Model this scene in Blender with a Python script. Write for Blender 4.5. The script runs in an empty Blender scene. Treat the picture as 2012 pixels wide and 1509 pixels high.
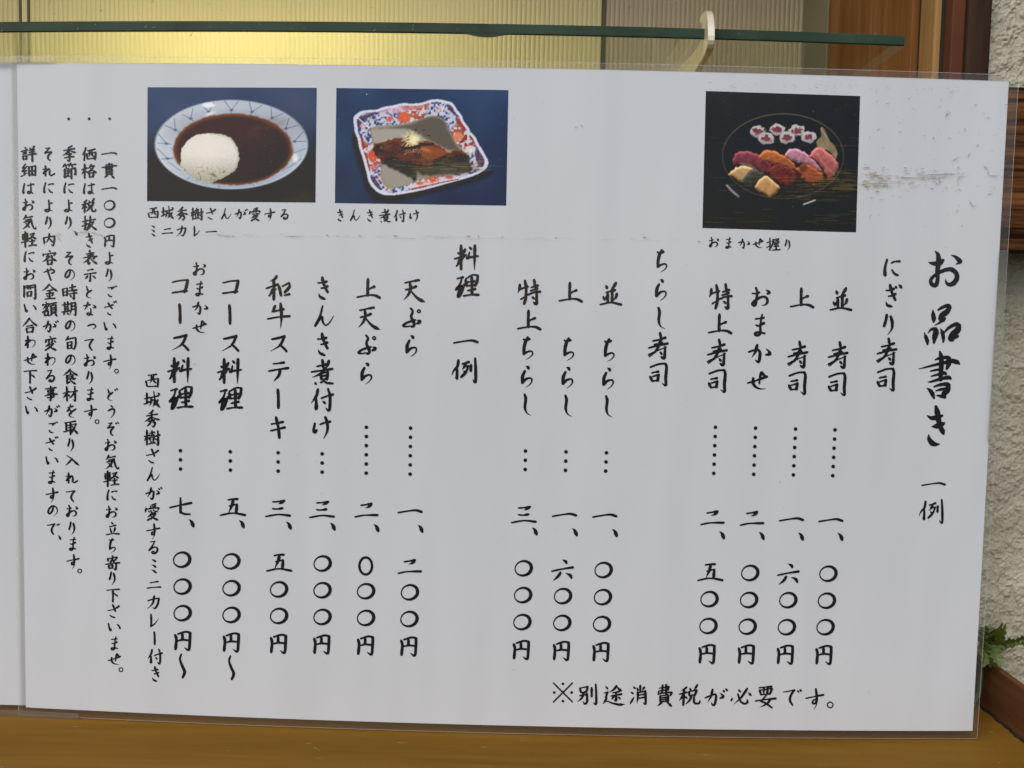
import bpy, math, random
import numpy as np
from mathutils import Matrix, Vector

# ------------------------------------------------------------------ camera, sky, sun, exposure
C = bpy.context.scene.collection
S = bpy.context.scene
Z0 = 1.30                                    # height of the menu's middle above the pavement
FPX = 1788.0                                 # focal length in photo pixels (photo 2012 x 1509)
CAM = np.array([0.0067878, -0.3928550, 0.0341917])
PITCH, YAW, ROLL = -0.0656845, -0.0084589, 0.0211604
_cy, _sy, _cp, _sp = math.cos(YAW), math.sin(YAW), math.cos(PITCH), math.sin(PITCH)
_f = np.array([_sy*_cp, _cy*_cp, _sp]); _r = np.array([_cy, -_sy, 0.0]); _u = np.cross(_r, _f)
_c, _s = math.cos(ROLL), math.sin(ROLL)
AX = np.array([_c*_r + _s*_u, -_s*_r + _c*_u, _f])
cd = bpy.data.cameras.new('camera'); cam = bpy.data.objects.new('camera', cd); C.objects.link(cam)
m = Matrix.Identity(4)
for i in range(3):
    m[i][0] = AX[0][i]; m[i][1] = AX[1][i]; m[i][2] = -AX[2][i]
    m[i][3] = CAM[i] + (Z0 if i == 2 else 0)
cam.matrix_world = m
cd.sensor_width = 36.0; cd.lens = 36.0*FPX/2012.0; cd.clip_start = 0.01; cd.clip_end = 500
S.camera = cam

W = bpy.data.worlds.new('World'); S.world = W; W.use_nodes = True
nt = W.node_tree; nt.nodes.clear()
sky = nt.nodes.new('ShaderNodeTexSky'); sky.sky_type = 'NISHITA'; sky.sun_disc = False
SUN_EL, SUN_AZ = math.radians(44), math.radians(207)      # sun high, over the viewer's left shoulder, veiled by cloud
sky.sun_elevation = SUN_EL; sky.sun_rotation = SUN_AZ
sky.air_density = 1.0; sky.dust_density = 3.0; sky.ozone_density = 1.0
bg = nt.nodes.new('ShaderNodeBackground'); bg.inputs['Strength'].default_value = 0.15
wo = nt.nodes.new('ShaderNodeOutputWorld')
nt.links.new(sky.outputs[0], bg.inputs[0]); nt.links.new(bg.outputs[0], wo.inputs[0])

sd = bpy.data.lights.new('sun', 'SUN'); sun = bpy.data.objects.new('sun', sd); C.objects.link(sun)
sd.energy = 1.15; sd.angle = math.radians(40); sd.color = (1.0, 0.985, 0.965)
_az = SUN_AZ
_d = Vector((math.sin(_az)*math.cos(SUN_EL), math.cos(_az)*math.cos(SUN_EL), math.sin(SUN_EL)))
sun.rotation_euler = (-_d).to_track_quat('-Z', 'Y').to_euler()
sun.location = (0, -3, 4)

S.view_settings.view_transform = 'Standard'; S.view_settings.look = 'None'
S.view_settings.gamma = 1.0; S.view_settings.exposure = 0.0; S.view_settings.use_curve_mapping = False
S.cycles.max_bounces = 8; S.cycles.transparent_max_bounces = 24
S.cycles.caustics_reflective = False; S.cycles.caustics_refractive = False

# ------------------------------------------------------------------ helpers
rnd = random.Random(7)
def hit(px, py, ax, val):
    """where the sight line of a photo pixel meets a world plane (menu coordinates, z from the menu's middle)"""
    d = np.array([(px-1006)/FPX, -(py-754.5)/FPX, 1.0]) @ AX
    return CAM + d*((val-CAM[ax])/d[ax])

BULGE, HW, HH = 0.0062784, 0.21, 0.140665      # the sheet bows towards the street in its middle
def bow(x):
    return -BULGE*(1-(np.asarray(x)/HW)**2)
def sheet(px, py, off=0.0):
    """points of the bowed sheet (N,3) behind photo pixels; off = metres towards the street"""
    px = np.atleast_1d(np.asarray(px, float)); py = np.atleast_1d(np.asarray(py, float))
    d = np.stack([(px-1006)/FPX, -(py-754.5)/FPX, np.ones_like(px)], 1) @ AX
    y = np.zeros(len(px))
    for _ in range(6):
        t = (y-CAM[1])/d[:, 1]
        y = bow(CAM[0]+d[:, 0]*t)
    P = CAM + d*t[:, None]
    P[:, 1] = bow(P[:, 0]) - off
    return P

def lin(c):
    c = np.asarray(c, float)/255.0
    return np.where(c <= 0.04045, c/12.92, ((c+0.055)/1.055)**2.4)

def empty(name, loc, label=None, cat=None, group=None):
    o = bpy.data.objects.new(name, None); C.objects.link(o)
    o.location = (loc[0], loc[1], loc[2]+Z0); o.empty_display_size = 0.02
    tag(o, label, cat, group); return o
def tag(o, label=None, cat=None, group=None, kind=None):
    if label: o['label'] = label
    if cat: o['category'] = cat
    if group: o['group'] = group
    if kind or label: o['kind'] = kind or 'thing'
    return o
def mk(name, V, F, mat, parent=None, col=None, smooth=False):
    """one mesh object from menu-coordinate vertices"""
    V = np.asarray(V, float).copy(); V[:, 2] += Z0
    if parent is not None: V -= np.array(parent.location)
    me = bpy.data.meshes.new(name); me.from_pydata(V.tolist(), [], [tuple(int(i) for i in f) for f in F])
    if col is not None:
        a = me.color_attributes.new('paint', 'FLOAT_COLOR', 'POINT')
        a.data.foreach_set('color', np.asarray(col, np.float32).ravel())
    me.materials.append(mat)
    if smooth: me.polygons.foreach_set('use_smooth', [True]*len(me.polygons))
    me.update()
    o = bpy.data.objects.new(name, me); C.objects.link(o)
    if parent is not None: o.parent = parent
    return o
def mk_sub(name, V, F, mat, part, root, **k):
    o = mk(name, V, F, mat, root, **k); o.parent = part; return o

class MB:
    def __init__(s): s.V = []; s.F = []
    def add(s, V, F):
        n = len(s.V); s.V += [tuple(v) for v in V]; s.F += [tuple(i+n for i in f) for f in F]; return s
    def box(s, x0, x1, y0, y1, z0, z1, b=0.0):
        if b <= 0:
            V = [(x, y, z) for x in (x0, x1) for y in (y0, y1) for z in (z0, z1)]
            return s.add(V, [(0,1,3,2),(4,6,7,5),(0,4,5,1),(2,3,7,6),(0,2,6,4),(1,5,7,3)])
        import bmesh
        bm = bmesh.new(); bmesh.ops.create_cube(bm, size=1.0)
        for v in bm.verts:
            v.co = Vector((x0 if v.co.x < 0 else x1, y0 if v.co.y < 0 else y1, z0 if v.co.z < 0 else z1))
        bmesh.ops.bevel(bm, geom=bm.edges[:], offset=b, segments=2, profile=0.6, affect='EDGES')
        bm.verts.index_update()
        V = [tuple(v.co) for v in bm.verts]; F = [tuple(v.index for v in f.verts) for f in bm.faces]
        bm.free(); return s.add(V, F)
    def prism(s, pts, axis, a0, a1):
        """extrude a 2-D outline along an axis"""
        n = len(pts); V = []
        for a in (a0, a1):
            for p in pts:
                q = list(p); q.insert(axis, a); V.append(tuple(q))
        F = [(i, (i+1) % n, n+(i+1) % n, n+i) for i in range(n)] + [tuple(range(n))[::-1], tuple(range(n, 2*n))]
        return s.add(V, F)
    def tube(s, P, r, n=8):
        P = [np.array(p, float) for p in P]; rs = r if isinstance(r, (list, tuple)) else [r]*len(P)
        rings = []
        for i, p in enumerate(P):
            t = P[min(i+1, len(P)-1)] - P[max(i-1, 0)]; t /= np.linalg.norm(t)
            a = np.cross(t, (0.3, 1, 0.2)); a /= np.linalg.norm(a); b = np.cross(t, a)
            rings.append([p + rs[i]*(math.cos(k*2*math.pi/n)*a + math.sin(k*2*math.pi/n)*b) for k in range(n)])
        V = [v for R_ in rings for v in R_]; F = []
        for i in range(len(P)-1):
            for k in range(n):
                F.append((i*n+k, i*n+(k+1) % n, (i+1)*n+(k+1) % n, (i+1)*n+k))
        F += [tuple(range(n))[::-1], tuple(range((len(P)-1)*n, len(P)*n))]
        return s.add(V, F)
    def build(s, name, mat, parent=None, **k): return mk(name, s.V, s.F, mat, parent, **k)

# ------------------------------------------------------------------ materials
def new_mat(name):
    ma = bpy.data.materials.new(name); ma.use_nodes = True
    n = ma.node_tree.nodes; return ma, n, ma.node_tree.links, n['Principled BSDF']
def tex_coord(n, l, scale):
    tc = n.new('ShaderNodeTexCoord'); mp = n.new('ShaderNodeMapping'); mp.inputs['Scale'].default_value = scale
    l.new(tc.outputs['Object'], mp.inputs['Vector']); return mp.outputs[0]
def simple(name, col, rough=0.5, metal=0.0, spec=0.5, noise=None, bump=None, nscale=(1,1,1), coat=0.0):
    """plain surface with procedural colour mottling (noise=(scale, amount)) and relief (bump=(scale, strength, metres))"""
    ma, n, l, p = new_mat(name)
    p.inputs['Roughness'].default_value = rough; p.inputs['Metallic'].default_value = metal
    p.inputs['Specular IOR Level'].default_value = spec; p.inputs['Coat Weight'].default_value = coat
    p.inputs['Base Color'].default_value = (*col, 1)
    co = tex_coord(n, l, nscale)
    if noise:
        t = n.new('ShaderNodeTexNoise'); t.inputs['Scale'].default_value = noise[0]; t.inputs['Detail'].default_value = 6
        l.new(co, t.inputs['Vector'])
        r = n.new('ShaderNodeMapRange'); r.inputs[1].default_value = 0.3; r.inputs[2].default_value = 0.7
        r.inputs[3].default_value = 1-noise[1]; r.inputs[4].default_value = 1+noise[1]
        mx = n.new('ShaderNodeVectorMath'); mx.operation = 'SCALE'; mx.inputs[0].default_value = col
        l.new(t.outputs[0], r.inputs[0]); l.new(r.outputs[0], mx.inputs['Scale']); l.new(mx.outputs[0], p.inputs['Base Color'])
    if bump:
        t = n.new('ShaderNodeTexNoise'); t.inputs['Scale'].default_value = bump[0]; t.inputs['Detail'].default_value = 4
        l.new(co, t.inputs['Vector'])
        b = n.new('ShaderNodeBump'); b.inputs['Strength'].default_value = bump[1]; b.inputs['Distance'].default_value = bump[2]
        l.new(t.outputs[0], b.inputs['Height']); l.new(b.outputs[0], p.inputs['Normal'])
    return ma
def wood(name, c0, c1, axis='X', scale=60.0, rough=0.5, stretch=0.06, coat=0.0, contrast=(0.35, 0.65)):
    """wood with grain lines running along an axis"""
    ma, n, l, p = new_mat(name)
    st = {'X': (stretch, 1, 1), 'Y': (1, stretch, 1), 'Z': (1, 1, stretch)}[axis]
    co = tex_coord(n, l, st)
    t = n.new('ShaderNodeTexNoise'); t.inputs['Scale'].default_value = scale; t.inputs['Detail'].default_value = 8
    t.inputs['Roughness'].default_value = 0.65; t.inputs['Distortion'].default_value = 0.6; l.new(co, t.inputs['Vector'])
    t2 = n.new('ShaderNodeTexNoise'); t2.inputs['Scale'].default_value = scale*7; t2.inputs['Detail'].default_value = 4; l.new(co, t2.inputs['Vector'])
    ad = n.new('ShaderNodeMath'); ad.operation = 'MULTIPLY_ADD'; ad.inputs[1].default_value = 0.35
    l.new(t2.outputs[0], ad.inputs[0]); l.new(t.outputs[0], ad.inputs[2])
    r = n.new('ShaderNodeValToRGB'); r.color_ramp.elements[0].position = contrast[0]+0.17; r.color_ramp.elements[1].position = contrast[1]+0.17
    r.color_ramp.elements[0].color = (*c0, 1); r.color_ramp.elements[1].color = (*c1, 1)
    l.new(ad.outputs[0], r.inputs[0]); l.new(r.outputs[0], p.inputs['Base Color'])
    b = n.new('ShaderNodeBump'); b.inputs['Strength'].default_value = 0.25; b.inputs['Distance'].default_value = 0.0006
    l.new(ad.outputs[0], b.inputs['Height']); l.new(b.outputs[0], p.inputs['Normal'])
    p.inputs['Roughness'].default_value = rough; p.inputs['Coat Weight'].default_value = coat; p.inputs['Specular IOR Level'].default_value = 0.03
    p.inputs['Coat Roughness'].default_value = 0.25
    return ma
def clear(name, tint, milk=0.0, rough=0.05, bump=None, ior=1.45, milk_col=(0.8, 0.8, 0.78), gain=1.0):
    """thin clear sheet: see-through, with a fresnel gloss and a little milkiness"""
    ma = bpy.data.materials.new(name); ma.use_nodes = True; n = ma.node_tree.nodes; l = ma.node_tree.links; n.clear()
    out = n.new('ShaderNodeOutputMaterial'); tr = n.new('ShaderNodeBsdfTransparent'); tr.inputs[0].default_value = (*tint, 1)
    df = n.new('ShaderNodeBsdfDiffuse'); df.inputs[0].default_value = (*milk_col, 1)
    m1 = n.new('ShaderNodeMixShader'); m1.inputs[0].default_value = milk
    gl = n.new('ShaderNodeBsdfGlossy'); gl.inputs['Roughness'].default_value = rough
    fr = n.new('ShaderNodeFresnel'); fr.inputs[0].default_value = ior
    ml = n.new('ShaderNodeMath'); ml.operation = 'MULTIPLY'; ml.inputs[1].default_value = gain
    m2 = n.new('ShaderNodeMixShader')
    l.new(tr.outputs[0], m1.inputs[1]); l.new(df.outputs[0], m1.inputs[2]); l.new(fr.outputs[0], ml.inputs[0])
    l.new(ml.outputs[0], m2.inputs[0]); l.new(m1.outputs[0], m2.inputs[1]); l.new(gl.outputs[0], m2.inputs[2]); l.new(m2.outputs[0], out.inputs[0])
    if bump:
        prev = None
        for sc, st, di, nsc in bump:
            co = tex_coord(n, l, nsc)
            t = n.new('ShaderNodeTexNoise'); t.inputs['Scale'].default_value = sc; t.inputs['Detail'].default_value = 2; l.new(co, t.inputs['Vector'])
            b = n.new('ShaderNodeBump'); b.inputs['Strength'].default_value = st; b.inputs['Distance'].default_value = di
            l.new(t.outputs[0], b.inputs['Height'])
            if prev: l.new(prev.outputs[0], b.inputs['Normal'])
            prev = b
        l.new(prev.outputs[0], gl.inputs['Normal'])
    return ma
def painted(name, rough=0.5, alpha=False, spec=0.3):
    """surface whose colours are stored point by point on the mesh (a printed picture, stains)"""
    ma, n, l, p = new_mat(name)
    a = n.new('ShaderNodeAttribute'); a.attribute_name = 'paint'; l.new(a.outputs['Color'], p.inputs['Base Color'])
    if alpha: l.new(a.outputs['Alpha'], p.inputs['Alpha'])
    p.inputs['Roughness'].default_value = rough; p.inputs['Specular IOR Level'].default_value = spec
    return ma

def laminate(ma, rough=0.10):
    """clear laminating film bonded over a printed surface: glossy coat with slow waves in it"""
    n, l = ma.node_tree.nodes, ma.node_tree.links; p = n['Principled BSDF']
    p.inputs['Coat Weight'].default_value = 0.6; p.inputs['Coat Roughness'].default_value = rough; p.inputs['Coat IOR'].default_value = 1.5
    prev = None
    for sc, st, di, nsc in ((14, 0.35, 0.004, (1, 1, 0.6)), (70, 0.12, 0.001, (1, 1, 0.8))):
        tc = n.new('ShaderNodeNewGeometry'); mp = n.new('ShaderNodeMapping'); mp.inputs['Scale'].default_value = nsc
        l.new(tc.outputs['Position'], mp.inputs['Vector'])
        t = n.new('ShaderNodeTexNoise'); t.inputs['Scale'].default_value = sc; t.inputs['Detail'].default_value = 2; l.new(mp.outputs[0], t.inputs['Vector'])
        b = n.new('ShaderNodeBump'); b.inputs['Strength'].default_value = st; b.inputs['Distance'].default_value = di
        l.new(t.outputs[0], b.inputs['Height'])
        if prev: l.new(prev.outputs[0], b.inputs['Normal'])
        prev = b
    l.new(prev.outputs[0], p.inputs['Coat Normal'])
    tc = n.new('ShaderNodeNewGeometry'); mp = n.new('ShaderNodeMapping'); mp.inputs['Scale'].default_value = (1, 1, 0.22)   # long soft waves of the sheet
    t = n.new('ShaderNodeTexNoise'); t.inputs['Scale'].default_value = 20; t.inputs['Detail'].default_value = 2
    l.new(tc.outputs['Position'], mp.inputs['Vector']); l.new(mp.outputs[0], t.inputs['Vector'])
    b = n.new('ShaderNodeBump'); b.inputs['Strength'].default_value = 0.8; b.inputs['Distance'].default_value = 0.005
    l.new(t.outputs[0], b.inputs['Height']); l.new(b.outputs[0], p.inputs['Normal'])
    return ma
M = {}
M['paper'] = simple('paper', (0.562, 0.592, 0.618), 0.8, spec=0.0, noise=(9, 0.012), bump=(900, 0.05, 0.0001)); laminate(M['paper'])
M['ink'] = simple('ink', (0.012, 0.012, 0.016), 0.8, spec=0.0); laminate(M['ink'])
M['film_margin'] = clear('film_margin', (0.96, 0.96, 0.94), 0.035, 0.12, [(60, 0.3, 0.002, (1, 1, 1))], gain=0.6)
M['film_edge_highlight'] = clear('film_edge_highlight', (0.92, 0.92, 0.9), 0.24, 0.2)  # highlight along the film's rim, put in as a paler milky strip
M['tape'] = clear('clear_tape', (0.95, 0.95, 0.90), 0.08, 0.15, [(220, 0.5, 0.001, (0.3, 1, 1))])
M['print'] = laminate(painted('printed_picture', 0.9, spec=0.0))
M['stain'] = painted('stain', 0.8, alpha=True)

def ribbed(name, c, amount):
    ma = simple(name, c, 0.38, spec=0.45, noise=(5, amount), bump=(150, 0.1, 0.0004)); return ma
M['cream_panel'] = ribbed('cream_ribbed_plastic', (0.60, 0.53, 0.26), 0.06)
M['grey_panel'] = ribbed('grey_ribbed_plastic', (0.42, 0.355, 0.22), 0.08)
M['seam'] = simple('dark_seam', (0.10, 0.09, 0.055), 0.7)
M['case_wood'] = wood('orange_case_wood', (0.16, 0.065, 0.020), (0.27, 0.125, 0.045), 'Z', 40, 0.55)
M['post_wood'] = wood('tan_post_wood', (0.24, 0.13, 0.045), (0.37, 0.22, 0.09), 'Z', 50, 0.55)
M['case_strip'] = simple('grey_green_strip', (0.21, 0.20, 0.13), 0.6, noise=(30, 0.1))
M['case_dark'] = simple('case_shadow_gap', (0.02, 0.016, 0.012), 0.9)
M['red_frame'] = simple('red_brown_frame_paint', (0.100, 0.034, 0.017), 0.5, spec=0.1, noise=(40, 0.15))
M['dark_frame'] = wood('dark_brown_frame_paint', (0.030, 0.018, 0.012), (0.055, 0.033, 0.022), 'Z', 50, 0.5)
M['plank'] = wood('stained_plank_wood', (0.016, 0.007, 0.003), (0.20, 0.085, 0.030), 'X', 110, 0.55, 0.05, contrast=(0.42, 0.66))
M['ledge'] = wood('ledge_wood', (0.125, 0.059, 0.005), (0.235, 0.124, 0.023), 'X', 26, 0.6, 0.10, 0.0, contrast=(0.22, 0.78))
M['rail'] = wood('red_brown_rail_wood', (0.085, 0.036, 0.015), (0.15, 0.068, 0.030), 'Y', 50, 0.55)
M['gasket'] = simple('black_gasket', (0.008, 0.008, 0.008), 0.8, noise=(300, 0.4), bump=(500, 0.6, 0.001))
M['glass_edge'] = simple('green_glass_edge', (0.026, 0.050, 0.031), 0.35, spec=0.15, noise=(40, 0.25))
M['glass'] = clear('shelf_glass', (0.95, 0.97, 0.93), 0.0, 0.02, gain=0.35)
M['glass_end'] = clear('shelf_glass_end', (0.78, 0.84, 0.75), 0.0, 0.1, gain=0.3, milk_col=(0.3, 0.4, 0.3))
M['metal'] = simple('satin_bracket_metal', (0.74, 0.69, 0.54), 0.38, metal=0.45, noise=(90, 0.06))
M['leaf'] = simple('fern_green', (0.066, 0.094, 0.012), 0.5, noise=(120, 0.35))
M['stem'] = simple('stem_green', (0.04, 0.075, 0.02), 0.6)
M['pavement'] = simple('pavement', (0.07, 0.07, 0.07), 0.85, noise=(6, 0.2), bump=(120, 0.3, 0.004))

def plaster():
    ma, n, l, p = new_mat('rough_plaster')
    co = tex_coord(n, l, (1, 1, 1))
    v = n.new('ShaderNodeTexNoise'); v.inputs['Scale'].default_value = 260; v.inputs['Detail'].default_value = 5; v.inputs['Roughness'].default_value = 0.6; l.new(co, v.inputs['Vector'])
    w = n.new('ShaderNodeTexVoronoi'); w.feature = 'SMOOTH_F1'; w.inputs['Scale'].default_value = 210; l.new(co, w.inputs['Vector'])
    b = n.new('ShaderNodeBump'); b.inputs['Strength'].default_value = 0.8; b.inputs['Distance'].default_value = 0.002; l.new(v.outputs[0], b.inputs['Height'])
    b2 = n.new('ShaderNodeBump'); b2.inputs['Strength'].default_value = 0.5; b2.inputs['Distance'].default_value = 0.002; b2.invert = True
    l.new(w.outputs[0], b2.inputs['Height']); l.new(b.outputs[0], b2.inputs['Normal']); l.new(b2.outputs[0], p.inputs['Normal'])
    t = n.new('ShaderNodeTexNoise'); t.inputs['Scale'].default_value = 45; t.inputs['Detail'].default_value = 6; l.new(co, t.inputs['Vector'])
    r = n.new('ShaderNodeValToRGB'); r.color_ramp.elements[0].position = 0.3; r.color_ramp.elements[1].position = 0.7
    r.color_ramp.elements[0].color = (0.33, 0.32, 0.235, 1); r.color_ramp.elements[1].color = (0.47, 0.455, 0.355, 1)
    l.new(t.outputs[0], r.inputs[0]); l.new(r.outputs[0], p.inputs['Base Color']); p.inputs['Roughness'].default_value = 0.7
    return ma
M['plaster'] = plaster()

# ------------------------------------------------------------------ setting: pavement, plastered wall
LZ = -0.1446                                  # top of the ledge, where the menu stands
WY = 0.05                                     # street face of the plastered wall
OX0, OX1, OZ1 = -0.62, 0.2223, 0.44           # opening of the display window
b = MB(); b.add([(-40, -60, -Z0), (40, -60, -Z0), (40, 40, -Z0), (-40, 40, -Z0)], [(0, 1, 2, 3)])
tag(b.build('pavement', M['pavement']), kind='structure')

def rough_grid(x0, x1, z0, z1, n, y, amp, seed):
    """plaster face with modelled lumps"""
    nx, nz = n; r = np.random.RandomState(seed)
    def noise(k):
        a = r.rand(nz//k+3, nx//k+3)
        yy, xx = np.mgrid[0:nz, 0:nx]/k
        i, j = yy.astype(int), xx.astype(int); fy, fx = yy-i, xx-j
        fy = fy*fy*(3-2*fy); fx = fx*fx*(3-2*fx)
        return (a[i, j]*(1-fx)+a[i, j+1]*fx)*(1-fy)+(a[i+1, j]*(1-fx)+a[i+1, j+1]*fx)*fy
    h = 0.25*noise(9)+0.42*noise(5)+0.33*noise(2)
    h = np.clip((h-0.36)*2.0, 0, 1)
    X, Z = np.meshgrid(np.linspace(x0, x1, nx), np.linspace(z0, z1, nz))
    V = np.stack([X, y-amp*h, Z], -1).reshape(-1, 3)
    I = np.arange(nx*nz).reshape(nz, nx)
    F = np.stack([I[:-1, :-1], I[:-1, 1:], I[1:, 1:], I[1:, :-1]], -1).reshape(-1, 4)
    return V, F
wb = MB()
wb.box(-1.6, OX0, WY, WY+0.30, -Z0, 1.5)                              # left of the window
wb.box(OX0, OX1, WY, WY+0.30, OZ1, 1.5)                               # above it
wb.box(OX0, OX1, WY, WY+0.30, -Z0, LZ-0.03)                           # below it
wb.box(OX1, 0.299, WY+0.002, WY+0.30, -Z0, 1.5); wb.box(0.2992, 1.6, WY-0.001, WY+0.30, -Z0, 1.5)                         # right of it
V, F = rough_grid(OX1, 0.30, -0.20, 0.32, (150, 1000), WY, 0.0013, 3)
wb.add(V, F)
wall = wb.build('plaster_wall', M['plaster'])
tag(wall, 'cream wall of rough lumpy plaster on the right behind the menu edge', 'wall')

# ------------------------------------------------------------------ display window let into the wall
BY = 0.28                                     # back of the window box
case = empty('display_window', (-0.2, 0.17, LZ), 'recessed display window with ribbed cream back and brown wooden frame behind the menu', 'display window')
def rib_panel(name, x0, x1, z0, z1, y, mat, pitch=0.0034, amp=0.00045):
    n = int((x1-x0)/pitch*6); xs = np.linspace(x0, x1, n+1)
    rr = np.random.RandomState(int(abs(x0)*1000)); wav = np.interp(xs, np.linspace(x0, x1, 14), rr.uniform(0.35, 1.25, 14))   # some flutes are pressed flatter
    ys = y - amp*wav*np.abs(np.sin(np.pi*(xs-x0)/pitch))**0.6
    V = []
    for x, yy in zip(xs, ys): V += [(x, yy, z0), (x, yy, z1)]
    F = [(2*i, 2*i+2, 2*i+3, 2*i+1) for i in range(n)]
    k = len(V); V += [(x0, y+0.004, z0), (x1, y+0.004, z0), (x1, y+0.004, z1), (x0, y+0.004, z1)]
    F += [(k+3, k+2, k+1, k), (k, 0, 1, k+3), (2*n, k+1, k+2, 2*n+1)]
    return mk(name, V, F, mat, case)
ZT = OZ1
rib_panel('back_panel', OX0+0.001, -0.3618, LZ, ZT, BY, M['cream_panel'])
rib_panel('back_panel', -0.3543, 0.0600, LZ, ZT, BY, M['cream_panel'])
rib_panel('back_panel', 0.0632, 0.2048, LZ, ZT, BY, M['grey_panel'])
MB().box(-0.3616, -0.3600, BY-0.0012, BY+0.004, LZ, ZT).build('panel_seam', M['seam'], case)
MB().box(-0.3598, -0.3558, BY-0.0006, BY+0.004, LZ, ZT).build('joint_strip', M['cream_panel'], case)
MB().box(-0.3556, -0.3545, BY-0.0012, BY+0.004, LZ, ZT).build('panel_seam', M['seam'], case)
MB().box(0.0603, 0.0630, BY-0.0010, BY+0.004, LZ, ZT).build('panel_seam', M['seam'], case)
SX = 0.2048                                   # inner face of the window's right side
MB().box(SX, SX+0.012, 0.2250, 0.300, LZ, ZT).build('side_strip', M['case_strip'], case)
sb = MB(); sb.box(SX+0.0005, SX+0.012, 0.1480, 0.2240, LZ, ZT, 0.0006); sb.box(SX+0.0005, SX+0.012, 0.0905, 0.1470, LZ, ZT, 0.0006)
sb.build('side_board', M['case_wood'], case)
MB().box(SX+0.004, SX+0.012, 0.0778, 0.0902, LZ, ZT).build('side_groove', M['case_dark'], case)
MB().box(SX-0.0008, SX+0.012, 0.0602, 0.0776, LZ, ZT, 0.001).build('side_post', M['post_wood'], case)
MB().box(SX+0.002, SX+0.012, 0.0520, 0.0600, LZ, ZT).build('side_groove', M['case_dark'], case)
MB().box(OX0, OX0+0.012, WY+0.002, BY, LZ, ZT).build('side_board', M['case_wood'], case)
MB().box(OX0+0.013, SX-0.001, 0.056, BY-0.003, ZT-0.012, ZT).build('top_board', M['case_wood'], case)
MB().box(OX0+0.013, SX-0.001, 0.056, BY-0.003, LZ-0.028, LZ-0.001).build('floor_board', M['ledge'], case)
MB().box(0.2050, 0.2114, 0.0445, 0.0515, LZ, ZT, 0.0008).build('frame_stile', M['red_frame'], case)
MB().box(0.2116, 0.2226, 0.0425, 0.0515, LZ, ZT, 0.0010).build('frame_stile', M['dark_frame'], case)
MB().box(OX0, OX0+0.016, 0.0425, 0.0515, LZ, ZT, 0.0010).build('frame_stile', M['dark_frame'], case)
MB().box(OX0+0.0165, 0.2045, 0.0425, 0.0515, ZT-0.016, ZT, 0.0010).build('frame_rail', M['dark_frame'], case)
MB().box(OX0+0.0165, 0.2045, 0.0425, 0.0515, LZ, LZ+0.014, 0.0010).build('frame_rail', M['dark_frame'], case)
dv, df_, dc = [], [], []
def fleck(P0, P1, w, col, alpha, seed=None):
    """one tiny flat mark between two points facing the street"""
    P0, P1 = np.array(P0), np.array(P1); d = P1-P0; L = np.linalg.norm(d)+1e-9; d /= L
    nrm = np.cross(d, (0, 1, 0)); nrm /= np.linalg.norm(nrm)
    k = len(dv); h = w/2
    for t, s_ in ((0, 0.15), (0.3, 1), (0.7, 0.8), (1, 0.15)):
        c = P0+(P1-P0)*t
        dv.append(c+nrm*h*s_); dv.append(c-nrm*h*s_)
        dc.append((*col, alpha)); dc.append((*col, alpha))
    for i in range(3): df_.append((k+2*i, k+2*i+2, k+2*i+3, k+2*i+1))
for i in range(70):                           # specks of dirt on the ribbed back
    px, py = rnd.uniform(0, 1550), rnd.uniform(0, 135)
    p = hit(px, py, 1, BY-0.0009); a = rnd.uniform(0, 6.28); L = rnd.choice((0.0006, 0.0008, 0.0012, 0.003))
    fleck(p, p+np.array([math.cos(a)*L, 0, math.sin(a)*L]), 0.0004, (0.75, 0.7, 0.55) if rnd.random() < 0.5 else (0.06, 0.05, 0.03), rnd.uniform(0.2, 0.7))
fleck(hit(378, 70, 1, BY-0.001), hit(393, 55, 1, BY-0.001), 0.0012, (0.8, 0.72, 0.42), 0.9); fleck(hit(372, 72, 1, BY-0.001), hit(380, 65, 1, BY-0.001), 0.0010, (0.3, 0.25, 0.12), 0.8)
tag(mk('dust', dv, df_, M['stain'], case, col=dc), kind='stuff')

# the lamp of the display window, hidden behind the menu, glowing on the back panel
ld = bpy.data.lights.new('display_lamp', 'AREA'); lamp = bpy.data.objects.new('display_lamp', ld); C.objects.link(lamp)
ld.shape = 'RECTANGLE'; ld.size = 0.16; ld.size_y = 0.02; ld.energy = 0.85; ld.color = (1.0, 0.88, 0.58)
lamp.location = (-0.19, 0.17, 0.055+Z0)
lamp.rotation_euler = Vector((0.0, 0.75, 0.66)).to_track_quat('-Z', 'Y').to_euler()
tag(lamp, 'warm lamp inside the display window glowing on the cream back panel', 'lamp')

# glass shelf in the window
ST, SB, SY0, SY1 = 0.1763, 0.1712, 0.0552, 0.262
xs = np.linspace(-0.45, 0.1878, 60)
up = 0.0020*np.clip(1-((xs-0.0)/0.19)**2, -1.2, 1)
shelf = empty('glass_shelf', (-0.13, 0.16, SB), 'green edged clear glass shelf inside the display window above the menu', 'shelf')
V, F = [], []
for x, u in zip(xs, up):
    V += [(x, SY0+0.0006, SB+u), (x, SY1, SB+u), (x, SY1, ST+u), (x, SY0+0.0006, ST+u)]
for i in range(len(xs)-1):
    a = 4*i; F += [(a, a+1, a+5, a+4), (a+2, a+3, a+7, a+6)]
mk('glass_plate', V, F, M['glass'], shelf)
V, F = [], []
for x, u in zip(xs, up):
    V += [(x, SY0+0.0005, SB+u), (x, SY0, SB+0.0006+u), (x, SY0, ST-0.0006+u), (x, SY0+0.0005, ST+u)]
for i in range(len(xs)-1):
    a = 4*i; F += [(a, a+4, a+5, a+1), (a+1, a+5, a+6, a+2), (a+2, a+6, a+7, a+3)]
k = len(V); xe, ue = xs[-1], up[-1]
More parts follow.
